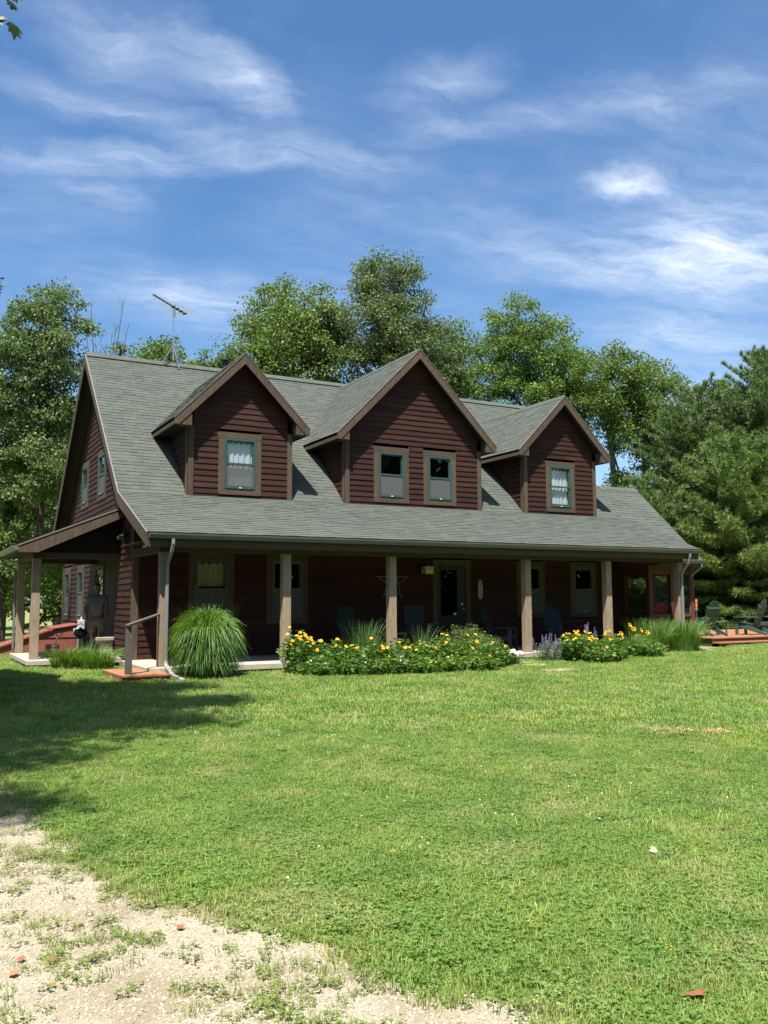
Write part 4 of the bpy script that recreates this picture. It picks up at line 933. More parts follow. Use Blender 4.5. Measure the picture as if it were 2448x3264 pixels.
# bare dead branches beside the gable
dead = thing('dead_tree', b_(3.4, 24), 'bare grey dead branches left of the ridge end', 'tree')
dm = MB(); rD = random.Random(4)
dm.tube([(0, 0, 0), (.1, 0, 7), (.05, 0, 11.5)], [.14, .10, .05], 7)
for k in range(9):
    x = -.8+k*.24; h = 13.9+rD.uniform(-.4, 2.0); z0 = 9.6+rD.uniform(0, 1.6); p = [(.08, 0, z0), (x*.6, rD.uniform(-.3, .3), (z0+h)/2-.3), (x, rD.uniform(-.4, .4), h)]; dm.tube(p, [.045, .03, .012], 5)
    for q in range(5):
        t = rD.uniform(.4, .95); a = Vector(p[1]).lerp(Vector(p[2]), t); dm.tube([a, a+Vector((rD.uniform(-.35, .35), rD.uniform(-.2, .2), rD.uniform(.15, .6)))], [.014, .008], 4)
dm.build('trunk', BARKG, dead, world=False)

# the big maple left of the lawn: its crown is overhead, its shade falls across the grass
mp_ = make_tree('maple_tree', 'tall shade maple left of the lawn, only one drooping spray in view', b_(-8.4, -11.4), [(3.5, 4.9, 12.8, 1.4, 1.9, 1.0, 70), (3.5, 2.5, 12.6, 1.6, .7, .8, 45), (2.7, .9, 12.6, 1.7, .45, .7, 30), (.9, 1.0, 12.9, 1.8, 1.6, 1.0, 60), (.5, -.9, 12.4, 1.6, .7, 1.0, 45), (.2, -2.9, 12.2, 1.5, .55, .9, 40), (.3, 2.0, 13.5, 2.4, 2.6, 1.8, 80), (.9, 5.0, 13.3, 2.0, 2.0, 1.5, 70)], (.6, .6, 13), .33, (.19, 90, .62), LEAFD, seed=31)
# hanging spray with lobed maple leaves
spray = MB(); rS = random.Random(8); sprayw = MB()
def maple_leaf(mb, c, d, nrm, s):
    d = Vector(d).normalized(); nrm = Vector(nrm).normalized(); sd = d.cross(nrm).normalized(); c = Vector(c)
    prof = [(0, 0), (.28, .12), (.5, .42), (.30, .40), (.36, .72), (.16, .62), (0, 1.0), (-.16, .62), (-.36, .72), (-.30, .40), (-.5, .42), (-.28, .12)]
    mb.quad(*[c+sd*(a*s)+d*(b*s)+nrm*(abs(a)*s*.15) for a, b in prof])
SP = CAM+Vector((.066, .838, .545))*9.6
for k in range(60):
    q = SP+Vector((-.75*rS.random()**1.2+.02, rS.uniform(-.25, .25), .8*rS.random()**1.2+.0)); 
    maple_leaf(spray, q, (rS.uniform(-.5, .6), rS.uniform(-.6, .4), -1), (rS.uniform(-.6, .6), -1, rS.uniform(-.4, .4)), rS.uniform(.12, .19))
o = spray.build('drooping_leaves', LEAFD, mp_)
sprayw.tube([SP+Vector((0, 0, .1)), SP+Vector((-.5, .05, .7)), SP+Vector((-1.4, .3, 1.6)), SP+Vector((-2.4, .6, 2.2))], [.006, .012, .02, .03], 5).build('drooping_twig', BARK, mp_)

# dark tree at the very left edge
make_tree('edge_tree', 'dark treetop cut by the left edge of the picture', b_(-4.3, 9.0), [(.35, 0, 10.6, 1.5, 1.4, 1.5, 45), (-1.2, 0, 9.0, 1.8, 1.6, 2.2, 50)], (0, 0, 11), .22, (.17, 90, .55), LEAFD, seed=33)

# ---------------------------------------------------------------- white pines
def make_pine(name, label, base, H, Rb, seed, whorls=22, mats=None, group=None, zmin=.4, per=6):
    r = np.random.default_rng(seed); root = thing(name, base, label, 'pine tree', group); tb = MB()
    tb.tube([(0, 0, -.1), (r.normal()*.05, 0, H*.5), (r.normal()*.1, r.normal()*.1, H*.97)], [.26*H/12, .15*H/12, .02], 7)
    TC = []; TD = []
    for k in range(whorls):
        t = k/(whorls-1); z = zmin+(H-zmin-.25)*t; R = (Rb*(1-t)**.55+.35)*r.uniform(.85, 1.15)
        if t < .15: R *= .85
        n = per if t < .85 else 4; a0 = r.uniform(0, 6.28)
        for j in range(n):
            a = a0+j*6.283/n+r.uniform(-.3, .3); Lb = R*r.uniform(.72, 1.12); el = .05+.75*t+r.uniform(-.1, .12); out = np.array([math.cos(a), math.sin(a), 0])
            p0 = np.array([0, 0, z]); p1 = p0+out*Lb*.55+np.array([0, 0, Lb*.55*(el-.12)]); p2 = p0+out*Lb+np.array([0, 0, Lb*el])
            tb.tube([p0, p1, p2], [.035*(1-t)+.012, .02*(1-t)+.008, .005], 4, cap=False)
            m = max(6, int(Lb*12))
            for q in range(m):
                s = .22+.78*(q+r.random())/m; c = (1-s)**2*p0+2*s*(1-s)*p1+s*s*p2; d = unit(p2-p1)
                for sg in (-1, 1):
                    sub = Lb*.26*(1.25-s)*r.uniform(.5, 1.2); side = np.array([-out[1], out[0], 0])*sg; dv = unit(d*.75+side*.8+np.array([0, 0, r.uniform(-.05, .35)])); ns = max(1, int(sub/.15))
                    for w in range(ns): TC.append(c+dv*sub*(w+r.random())/ns+r.normal(size=3)*.03); TD.append(unit(dv+np.array([0, 0, .45])))
            for w in range(4): TC.append(p2+r.normal(size=3)*.04); TD.append(unit(p2-p1+np.array([0, 0, .35])))
    for q in range(12): TC.append(np.array([0, 0, H-.5+.05*q])); TD.append(np.array([r.normal()*.15, r.normal()*.15, 1.0]))
    tb.build('trunk', BARK, root, world=False)
    C = np.array(TC); D = unit(np.array(TD)); nn = 10
    # needles of a tuft: thin triangles fanned around the shoot
    C2 = np.repeat(C, nn, 0); D2 = unit(np.repeat(D, nn, 0)*.9+r.normal(size=(len(C)*nn, 3))*.55); sd = unit(np.cross(D2, r.normal(size=D2.shape)))
    Ls = r.uniform(.14, .27, len(D2))[:, None]; w = .017
    V = np.stack([C2-sd*w, C2+sd*w, C2+D2*Ls], 1).reshape(-1, 3); F = np.arange(len(V)).reshape(-1, 3)
    np_mesh('crown', V, F, mats or NEEDLE, root)
    return root
PG = 'white pines beyond the deck'
make_pine('white_pine', 'tallest white pine at the right edge of the picture', b_(30.0, 8.6), 12.6, 4.7, 41, 46, NEEDLE, PG)
make_pine('white_pine', 'white pine with several leaders, left of the tallest pine', b_(29.4, 12.0), 11.6, 4.6, 42, 40, NEEDLE, PG)
make_pine('white_pine', 'yellow-green young pine in front of the taller pines', b_(26.6, 7.8), 8.2, 3.6, 43, 28, NEEDLE2, PG)
make_pine('white_pine', 'low dark pine directly behind the deck chairs', b_(24.6, 10.5), 6.0, 3.2, 44, 22, NEEDLE, PG)
make_pine('white_pine', 'pine half hidden at the right border behind the deck', b_(31.2, 5.2), 8.0, 3.8, 45, 24, NEEDLE2, PG)
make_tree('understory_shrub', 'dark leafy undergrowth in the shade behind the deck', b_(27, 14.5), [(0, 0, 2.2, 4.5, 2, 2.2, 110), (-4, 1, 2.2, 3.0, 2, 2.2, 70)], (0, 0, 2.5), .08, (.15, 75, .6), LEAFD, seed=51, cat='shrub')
make_tree('understory_shrub', 'leafy undergrowth seen through the screened porch', b_(22.5, 16), [(0, 0, 2.4, 3.0, 2, 2.4, 90), (-3.5, 1, 3.0, 2.6, 2, 3.0, 70)], (0, 0, 3), .08, (.16, 80, .6), LEAF3, seed=52, cat='shrub')
# woods across the drive, behind the viewer (they fill the window reflections)
V = []; r = np.random.default_rng(77); n = 26000
ax = r.uniform(math.pi*.82, math.pi*2.02, n); hz = r.uniform(0, 1, n)**.9*(15+3*np.sin(ax*17)+2.5*np.sin(ax*41+1)); C = np.stack([6+(72+r.uniform(-4, 4, n))*np.cos(ax), -2+(66+r.uniform(-4, 4, n))*np.sin(ax), hz], -1); D = unit(r.normal(size=(n, 3)))
fw = leaf_mesh('far_wood', C, D, 2.2, LEAFD, None, r, .8); tag(fw, 'line of woods across the drive behind the viewer', 'wood', kind='stuff')

# ---------------------------------------------------------------- garden plants
def arc_grass(name, label, base, n, rad, h, spread, w, mat, seed, cat='ornamental grass', group=None, droop=.6, h0=.55, segs=5, stems=0):
    r = np.random.default_rng(seed); root = thing(name, base, label, cat, group); V = []; F = []
    for k in range(n):
        a = r.uniform(0, 6.283); q = rad*math.sqrt(r.random()); x, y = q*math.cos(a), q*math.sin(a); a2 = a+r.normal()*.5
        hh = h*r.uniform(h0, 1.05); sp = spread*r.uniform(.15, 1.1)*(.35+.65*q/rad); dx, dy = math.cos(a2), math.sin(a2); sx, sy = -dy*w/2, dx*w/2; i = len(V); dr = droop*r.uniform(.3, 1.2)
        for s in range(segs+1):
            t = s/segs; px = x+dx*sp*t**1.8; py = y+dy*sp*t**1.8; pz = hh*(t*(1+dr*.55)-dr*.62*t**2.6); ww = (1-t)**.6 if t > .3 else 1
            V.append((px-sx*ww, py-sy*ww, pz)); V.append((px+sx*ww, py+sy*ww, pz+.004))
        F += [(i+2*s, i+2*s+1, i+2*s+3, i+2*s+2) for s in range(segs)]
    np_mesh('blades', V, F, mat, root)
    if stems:
        V = []; F = []
        for k in range(stems):
            a = r.uniform(0, 6.283); q = rad*math.sqrt(r.random()); x, y = q*math.cos(a), q*math.sin(a); hh = h*.35*r.uniform(.4, 1); i = len(V); V += [(x-.006, y, 0), (x+.006, y, 0), (x*1.2+.003, y*1.2, hh), (x*1.2-.003, y*1.2, hh)]; F.append((i, i+1, i+2, i+3))
        np_mesh('old_stems', V, F, DRYST, root)
    return root
def gb(x, y): return (x, y, gzf(x, y))
def mound_grass(name, label, base, n, R, zc, w, mat, seed):
    """arching blades that end all over a ball"""
    r = np.random.default_rng(seed); root = thing(name, base, label, 'ornamental grass'); V = []; F = []; segs = 6
    for k in range(n):
        a = r.uniform(0, 6.283); z2 = .08+(zc+R*.92-.08)*r.random()**1.15; e = (z2-zc)/(R*.95)
        hr_ = R*math.sqrt(max(.02, 1-e*e)) if e > 0 else R*(1-.16*e*e); hr_ *= r.uniform(.76, 1.05); u = np.array([math.cos(a), math.sin(a), e])
        p2 = np.array([math.cos(a)*hr_, math.sin(a)*hr_, z2])
        p0 = np.array([math.cos(a)*.22*r.random(), math.sin(a)*.22*r.random(), 0]); hz = math.hypot(p2[0], p2[1])
        p1 = np.array([p2[0]*.55, p2[1]*.55, p2[2]+.22+.62*(hz/R)*min(1.0, max(0.0, 1.0-u[2]))]); tw_ = r.uniform(-1.2, 1.2); wob = r.normal(size=3)*.06; sx, sy = -math.sin(a+tw_)*w/2, math.cos(a+tw_)*w/2; i = len(V)
        for s in range(segs+1):
            t = s/segs; c = (1-t)**2*p0+2*t*(1-t)*p1+t*t*p2+wob*t*t; ww = 1-t**3*.9; V.append((c[0]-sx*ww, c[1]-sy*ww, c[2])); V.append((c[0]+sx*ww, c[1]+sy*ww, c[2]+.004))
        F += [(i+2*s, i+2*s+1, i+2*s+3, i+2*s+2) for s in range(segs)]
    for k in range(170):
        a = r.uniform(0, 6.283); q = R*.85*r.random(); i = len(V); dx, dy = math.cos(a), math.sin(a); z1 = zc+R*r.uniform(.75, 1.15)
        pts = [(dx*q*.2, dy*q*.2, 0), (dx*q*.7, dy*q*.7, z1*.7), (dx*q*1.25, dy*q*1.25, z1)]
        for s, p in enumerate(pts): ww = w*.3*(1-s*.4); V.append((p[0]-dy*ww, p[1]+dx*ww, p[2])); V.append((p[0]+dy*ww, p[1]-dx*ww, p[2]))
        F += [(i, i+1, i+3, i+2), (i+2, i+3, i+5, i+4)]
    np_mesh('blades', V, F, mat, root); return root
mound_grass('fountain_grass', 'big rounded fountain grass mound beside the left downspout', gb(1.08, -.40), 3200, .76, .64, .022, GRASSB, 61)
arc_grass('maiden_grass', 'upright green grass clump left of the pair by the right downspout', gb(13.55, .0), 900, .40, .98, .5, .012, GRASSY, 62, droop=.45, group='grasses by the right downspout', stems=80)
arc_grass('maiden_grass', 'upright green grass clump in front of the right downspout', gb(14.65, -.10), 900, .40, .95, .55, .013, GRASSB, 63, droop=.6, group='grasses by the right downspout', stems=80)
arc_grass('oat_grass', 'wispy upright grass tuft among the yellow flowers left of the middle post', gb(4.6, -.45), 420, .22, 1.12, .5, .010, GRASSG, 64, droop=.3)
arc_grass('oat_grass', 'small spiky grass tuft in front of the rocking chair by the door', gb(6.15, -.30), 130, .12, .98, .42, .011, GRASSG, 65, droop=.3)
arc_grass('lily_grass', 'bright green grassy clump at the foot of the side porch', gb(-1.0, 3.35), 420, .30, .52, .42, .020, GRASSY, 66, droop=1.0, cat='grass clump', group='grass clumps by the side porch')
arc_grass('lily_grass', 'bright green grassy clump between the side porch and the wooden step', gb(-.42, 2.75), 480, .32, .52, .45, .018, GRASSB, 67, droop=1.0, cat='grass clump', group='grass clumps by the side porch')
arc_grass('lily_grass', 'tall thin grass behind the clumps at the side porch edge', gb(-.55, 3.55), 160, .30, .72, .4, .010, GRASSG, 68, droop=.7, cat='grass clump', group='grass clumps by the side porch')
def petals(mb, c, nrm, n, R, w, lift=.15):
    c = Vector(c); nrm = Vector(nrm).normalized(); a = nrm.cross(Vector((0, 0, 1)) if abs(nrm.z) < .9 else Vector((1, 0, 0))).normalized(); b = nrm.cross(a)
    for k in range(n):
        t = 6.283*k/n; d = a*math.cos(t)+b*math.sin(t); s = a*-math.sin(t)+b*math.cos(t)
        mb.quad(c+d*R*.15, c+d*R*.6+s*w+nrm*lift*R, c+d*R+nrm*lift*R*.6, c+d*R*.6-s*w+nrm*lift*R)
def bush(name, label, base, rx, ry, h, nst, lf, lsize, leafm, seed, cat, group=None, flowers=None, wid=.5, upright=1.0, dens=1.0):
    """stems with leaf pairs, plus flower heads as parts"""
    r = np.random.default_rng(seed); root = thing(name, base, label, cat, group); st = MB(); C = []; D = []; heads = []
    for k in range(nst):
        a = r.uniform(0, 6.283); q = math.sqrt(r.random()); x, y = rx*q*math.cos(a), ry*q*math.sin(a); hh = h*(1-.35*q*q)*r.uniform(.75, 1.08); x1, y1 = x*1.12+r.normal()*.04, y*1.12+r.normal()*.04
        st.tube([(x*.7, y*.7, 0), (x, y, hh*.5), (x1, y1, hh)], [.006, .005, .003], 3, cap=False); heads.append((x1, y1, hh))
        for s in range(lf):
            t = .06+.94*(s+r.random())/lf; p = np.array([x*.7+(x1-x*.7)*t, y*.7+(y1-y*.7)*t, hh*t]); ph = r.uniform(0, 6.28)
            for e in (0, 3.14):
                d = np.array([math.cos(ph+e), math.sin(ph+e), r.uniform(-.25, .45)*upright]); C.append(p+d*.02); D.append(d)
    st.build('stems', leafm, root, world=False)
    C = np.array(C); D = unit(np.array(D)); leaf_mesh('foliage', C, D, lsize, leafm, root, r, wid)
    if flowers:
        kind, nf = flowers; pick = sorted(heads, key=lambda p: -(p[2]-.45*p[1])*r.uniform(.45, 1.05))[:nf]
        for p in pick:
            pm = MB(); nv = (r.uniform(-.7, .3), r.uniform(-1, -.1), r.uniform(.3, 1)); z = p[2]+r.uniform(.01, .07)
            if kind == 'yellow': petals(pm, (p[0], p[1], z), nv, 10, r.uniform(.032, .045), .011); o = pm.build('flower', FLY, root, world=False); MB().lathe([(.013, 0), (.011, .010), (.004, .014)], (p[0], p[1]-.004, z), 7).build('flower_disc', FLC, o, world=False)
            elif kind == 'white': petals(pm, (p[0], p[1], z), nv, 10, r.uniform(.03, .042), .009, .05); o = pm.build('flower', FLW, root, world=False); MB().lathe([(.010, 0), (.008, .008)], (p[0], p[1]-.006, z), 6).build('flower_disc', FLC, o, world=False)
            elif kind == 'lily': petals(pm, (p[0], p[1], z), nv, 6, r.uniform(.06, .075), .018, .5); pm.build('flower', FLL, root, world=False)
            elif kind == 'spike':
                for s in range(22):
                    zz_ = z-.10+.2*s/22; an = s*2.4; petals(pm, (p[0]+.012*math.cos(an), p[1]+.012*math.sin(an), zz_), (math.cos(an), math.sin(an), .5), 3, .014, .005)
                pm.build('flower', FLP, root, world=False)
            elif kind == 'bud': petals(pm, (p[0], p[1], z-.01), nv, 6, .02, .008); pm.build('flower', FLW if r.random() < .5 else FLY, root, world=False)
    return root
HG = 'yellow heliopsis in the long bed'
HB = [(3.05, -.65, .42, .40, .84, 20, 'yellow heliopsis at the left end of the bed, against the second post'), (3.75, -.95, .45, .42, .62, 6, 'leafy heliopsis right beside the leftmost plant of the bed'), (4.35, -1.1, .45, .42, .52, 4, 'heliopsis in front of the tall wispy grass tuft'), (5.0, -1.1, .45, .42, .66, 4, 'heliopsis just left of the middle post'), (5.65, -1.05, .45, .42, .50, 4, 'heliopsis in front of the middle post'), (6.25, -1.1, .45, .42, .66, 3, 'heliopsis in front of the small spiky tuft'), (6.85, -1.3, .45, .42, .56, 4, 'heliopsis before the spirea, left of the daisies'), (7.3, -1.45, .36, .36, .50, 2, 'low heliopsis at the right end of the long bed')]
for k, (x, y, rx, ry, h, nf, lb) in enumerate(HB): bush('heliopsis', lb, gb(x, y), rx, ry, h*(1.22, 1.12, 1.3, 1.1, 1.28, 1.15, 1.25, 1.2)[k] if k else h*1.12, 62, 12, .105, LEAFH, 70+k, 'flower plant', HG, ('yellow', nf))
for k, (x, y) in enumerate(((3.2, -1.35), (3.9, -1.6), (4.6, -1.75), (5.3, -1.75), (6.0, -1.75), (6.6, -1.95))):
    bush('coneflower', ('low leafy plant along the front of the long bed, %s' % ('leftmost', 'second from the left', 'third from the left', 'fourth from the left', 'second from the right', 'rightmost')[k]), gb(x, y), .42, .34, .40, 46, 9, .13, LEAFH, 80+k, 'plant', 'low plants at the front of the bed', ('bud', 2), .42)
bush('spirea', 'rounded pale green spirea shrub in front of the door', gb(7.2, -.55), .58, .52, .98, 150, 16, .055, LEAFS, 90, 'shrub', None, None, .55)
bush('spirea', 'spirea with reddish tips leaning right of the door', gb(7.85, -.55), .34, .36, .72, 80, 14, .055, LEAFS, 91, 'shrub', None, None, .55)
bush('daisy_plant', 'white daisies at the right end of the long bed', gb(7.95, -1.15), .30, .26, .36, 60, 8, .06, LEAFH, 92, 'flower plant', None, ('white', 26))
bush('catmint', 'lavender catmint mound at the foot of the fourth post', gb(9.75, -.35), .40, .34, .52, 60, 12, .05, LEAFC, 93, 'flower plant', 'catmint', ('spike', 24))
bush('catmint', 'second catmint peeping above the yellow flowers, left of the fifth post', gb(11.3, .0), .30, .25, .80, 26, 9, .05, LEAFC, 94, 'flower plant', 'catmint', ('spike', 8))
bush('heliopsis', 'yellow heliopsis right of the catmint, full of flowers', gb(10.35, -.75), .50, .45, .74, 90, 13, .105, LEAFH, 95, 'flower plant', 'yellow heliopsis in the right bed', ('yellow', 20))
bush('heliopsis', 'yellow heliopsis in front of the fifth post', gb(11.15, -.95), .48, .42, .68, 80, 13, .105, LEAFH, 96, 'flower plant', 'yellow heliopsis in the right bed', ('yellow', 9))
bush('heliopsis', 'low dark heliopsis at the front of the right bed', gb(10.6, -1.45), .50, .36, .46, 70, 11, .11, LEAFH, 97, 'flower plant', 'yellow heliopsis in the right bed', ('yellow', 1))
dl_ = arc_grass('daylily', 'yellow daylily clump between the heliopsis and the tall grasses', gb(12.35, -.45), 300, .30, .62, .55, .022, GRASSY, 98, droop=.9, cat='flower plant')
for k, p in enumerate(((-.15, -.3, .72), (.28, -.35, .62), (-.4, -.1, .60), (.1, .1, .80), (.4, .0, .66))):
    pm = MB(); petals(pm, p, (-.4+.2*k, -1, .5), 6, .075, .02, .5); o = pm.build('flower', FLL, dl_, world=False); MB().tube([(p[0]*.4, p[1]*.4, 0), (p[0], p[1]+.02, p[2])], .006, 4).build('stalk', GRASSY, dl_, world=False)
bush('coneflower', 'dark leafy plant between the daylily and the tall grass', gb(12.5, -1.0), .42, .34, .44, 55, 10, .12, LEAFH, 99, 'plant', None, None, .4)
# ---------------------------------------------------------------- porch and deck furniture
def adirondack(name, label, loc, rz, mat, group=None, s=1.0, nsl=6):
    """front of the chair faces local -y"""
    t = thing(name, loc, label, 'chair', group, rz); W_ = .56
    def pb(mb, nm): 
        o = mb.build(nm, mat, t, world=False, bevel=.004); return o
    a0 = Vector((0, .10, .30)); up = Vector((0, .36, .93)).normalized()
    for k in range(nsl):                                  # fan back with a rounded top
        u = (k-(nsl-1)/2)/((nsl-1)/2); L_ = (.86-.17*u*u)*s; x0, x1 = u*.20, u*.265
        p, q = a0+Vector((x0, 0, 0)), a0+Vector((x1, 0, 0))+up*L_
        w0, w1 = .40/nsl, .55/nsl; th = Vector((0, .009, -.003))
        A = [p+Vector((-w0/2, 0, 0)), p+Vector((w0/2, 0, 0)), q+Vector((w1/2, 0, 0))-up*(.03*max(0, u)), q+Vector((0, 0, 0))+up*.012, q+Vector((-w1/2, 0, 0))-up*(.03*max(0, -u))]
        pb(MB().prism([v-th for v in A], [v+th for v in A]), 'back_slat')
    m_ = a0+up*.62*s+Vector((0, .02, 0)); pb(MB().bar(m_-Vector((.27, 0, 0)), m_+Vector((.27, 0, 0)), .02, .06), 'back_rail')
    m_ = a0+up*.30*s+Vector((0, .02, 0)); pb(MB().bar(m_-Vector((.33, 0, 0)), m_+Vector((.33, 0, 0)), .02, .06), 'back_rail')
    for k in range(5):
        y = -.42+k*.115; z = .38-.09*(k/4); pb(MB().box((-W_/2, y, z), (W_/2, y+.10, z+.02)), 'seat_slat')
    for sx in (-1, 1):
        x = sx*(W_/2+.02)
        pb(MB().prism([(x-.012, -.42, .37), (x-.012, -.42, .27), (x-.012, .50, .0), (x-.012, .58, .0), (x-.012, .56, .06), (x-.012, .05, .28)], [(x+.012, -.42, .37), (x+.012, -.42, .27), (x+.012, .50, .0), (x+.012, .58, .0), (x+.012, .56, .06), (x+.012, .05, .28)]), 'rear_leg')
        pb(MB().box((sx*(W_/2+.048)-.014, -.44, 0), (sx*(W_/2+.048)+.014, -.34, .55)), 'front_leg')
        xa, xb = sx*(W_/2-.01), sx*(W_/2+.14)
        A = [(xa, -.50, .55), (xb, -.46, .55), (xb, -.20, .55), (sx*(W_/2+.10), .36, .55), (sx*(W_/2+.02), .36, .55)]
        pb(MB().prism(A, [(p[0], p[1], .572) for p in A]), 'arm')
    pb(MB().box((-W_/2-.01, -.445, .28), (W_/2+.01, -.425, .38)), 'front_apron')
    t.scale = (s, s, s); return t
def rocker(name, label, loc, rz, mat, group=None):
    t = thing(name, loc, label, 'chair', group, rz)
    def pb(mb, nm): return mb.build(nm, mat, t, world=False, bevel=.004)
    up = Vector((0, .24, .97)); b0 = Vector((0, .24, .42))
    for x in (-.27, .27): pb(MB().bar(b0+Vector((x, -.02, -.25)), b0+Vector((x, 0, 0))+up*.76, .045, .035, (0, 1, 0)), 'back_post')
    pb(MB().bar(b0+Vector((-.30, 0, 0))+up*.74, b0+Vector((.30, 0, 0))+up*.74, .03, .09, up), 'top_rail')
    pb(MB().bar(b0+Vector((-.25, 0, 0))+up*.10, b0+Vector((.25, 0, 0))+up*.10, .03, .06, up), 'bottom_rail')
    for k in range(6):
        x = -.2+k*.08; pb(MB().bar(b0+Vector((x, 0, 0))+up*.12, b0+Vector((x, 0, 0))+up*.70, .05, .014, (0, 1, 0)), 'back_slat')
    for k in range(6): pb(MB().box((-.27, -.28+k*.09, .42-.006*k), (.27, -.20+k*.09, .44-.006*k)), 'seat_slat')
    for x in (-.29, .29):
        pb(MB().box((x-.022, -.29, .08), (x+.022, -.245, .66)), 'front_leg'); pb(MB().box((x-.045, -.34, .66), (x+.045, .32, .682)), 'arm'); pb(MB().box((x-.02, .20, .08), (x+.02, .25, .42)), 'rear_leg')
        pts = [(x, -.45+.95*k/8, .055+.10*((k-4)/4)**2) for k in range(9)]; mb = MB()
        for a, b in zip(pts[:-1], pts[1:]): mb.bar(a, b, .03, .045)
        pb(mb, 'rocker')
    return t
PF = .302
rocker('rocking_chair', 'teal rocking chair left of the middle post, half behind grass', (5.55, 1.75, PF), R_(22), TEALCH, 'rocking chairs on the porch')
rocker('rocking_chair', 'teal rocking chair between the middle post and the front door', (7.38, 1.75, PF), R_(2), TEALCH, 'rocking chairs on the porch')
adirondack('adirondack_chair', 'teal slatted chair turned sideways right of the front door', (9.75, 1.75, PF), R_(40), TEALCH, 'slatted chairs on the porch', 1.04)
adirondack('adirondack_chair', 'teal slatted chair facing the lawn between the fourth and fifth posts', (11.75, 1.65, PF), R_(0), TEALCH, 'slatted chairs on the porch', 1.04)
st_ = thing('side_table', (6.45, 1.5, PF), 'small dark table beside the rocking chair behind the middle post', 'table')
MB().box((-.22, -.22, .50), (.22, .22, .53)).build('table_top', GREYWOOD, st_, world=False)
for a in (-1, 1):
    for b in (-1, 1): MB().box((a*.18-.02, b*.18-.02, 0), (a*.18+.02, b*.18+.02, .50)).build('leg', GREYWOOD, st_, world=False)
adirondack('adirondack_chair', 'red slatted chair inside the screened porch', (16.02, 2.42, .302), R_(180), REDCH, None, 1.06)
adirondack('adirondack_chair', 'second red chair low behind the screen at its left end', (15.85, 3.9, .302), R_(150), REDCH, None, .8)
# deck
DZ = .45
deck = thing('wooden_deck', (17.3, 1.2, .15), 'low redwood deck at the right end of the house', 'deck')
for k in range(34): MB().box((17.30, 1.18+.142*k, DZ-.035), (26.0, 1.18+.142*k+.134, DZ)).build('deck_board', REDWOOD, deck)
MB().box((17.30, 1.205, .27), (26.0, 1.235, DZ-.037)).build('fascia_board', REDWOODD, deck)
MB().box((17.25, .86, .285), (26.0, 1.20, .32)).build('step_tread', REDWOOD, deck); MB().box((17.25, .90, .05), (26.0, .93, .283)).build('step_riser', REDWOODD, deck)
MB().box((17.35, 1.30, .0), (25.9, 5.9, .40)).build('deck_frame', FOUND, deck)
adirondack('adirondack_chair', 'dark green chair on the deck closest to the house, seen from behind', (18.35, 2.35, DZ), R_(176), GREENCH, 'green chairs on the deck', 1.0)
adirondack('adirondack_chair', 'dark green chair in the middle of the deck, seen from behind', (20.15, 2.05, DZ), R_(196), GREENCH, 'green chairs on the deck', 1.02)
adirondack('adirondack_chair', 'green chair cut by the right picture edge on the deck', (21.35, 2.15, DZ), R_(285), GREENCH, 'green chairs on the deck', 1.02)
tb_ = thing('deck_table', (19.30, 2.75, DZ), 'small dark green table between the deck chairs', 'table')
MB().box((-.30, -.22, .40), (.30, .22, .425)).build('table_top', GREENCH, tb_, world=False, bevel=.005)
for a in (-1, 1):
    for b in (-1, 1): MB().box((a*.22-.02, b*.16-.02, 0), (a*.22+.02, b*.16+.02, .40)).build('leg', GREENCH, tb_, world=False)
tk = thing('garden_torch', (19.35, 3.65, DZ), 'torch with turned orange wooden top behind the deck chairs', 'torch')
MB().tube([(0, 0, 0), (0, 0, .80)], .015, 8).build('pole', GREYWOOD, tk, world=False); MB().lathe([(.03, .78), (.05, .82), (.045, .86)], n=12).build('collar', STEEL, tk, world=False); MB().lathe([(.03, .86), (.038, .95), (.030, 1.0), (.036, 1.06), (.034, 1.12), (.02, 1.16)], n=12).build('wooden_top', ORANGEW, tk, world=False)

# ---------------------------------------------------------------- things on the porch wall
lp = thing('porch_lantern', (8.17, 2.93, 2.33), 'square craftsman wall lantern with cream glass left of the front door', 'lantern')
MB().box((-.03, -.10, .12), (.03, 0, .22)).build('bracket', IRON, lp, world=False)
MB().box((-.125, -.30, .0), (.125, -.08, .20)).build('glass', LAMPG, lp, world=False)
cm = MB().box((-.14, -.315, .20), (.14, -.065, .225)).box((-.14, -.315, -.015), (.14, -.065, .0))
for x in (-.133, .125): cm.box((x, -.308, 0), (x+.008, -.300, .2)); cm.box((x, -.08, 0), (x+.008, -.072, .2))
for x in (-.06, .0, .06): cm.box((x-.004, -.306, .12), (x+.004, -.300, .2))
cm.box((-.125, -.306, .112), (.125, -.300, .122))
for y in (-.24, -.19, -.14): cm.box((-.131, y-.004, .12), (-.125, y+.004, .2))
cm.box((-.131, -.30, .112), (-.125, -.08, .122)); cm.build('cage', IRON, lp, world=False)
sg = thing('welcome_sign', (10.01, 2.925, 1.65), 'tall narrow cream wall plaque with vertical lettering right of the door', 'sign')
n = 22; A = [( .075*math.copysign(abs(math.cos(t))**.55, math.cos(t)), 0, .265+.265*math.copysign(abs(math.sin(t))**.8, math.sin(t))) for t in [2*math.pi*k/n for k in range(n)]]
MB().prism([(p[0], -.02, p[2]) for p in A], [(p[0], 0, p[2]) for p in A]).build('plaque', SIGNW, sg, world=False)
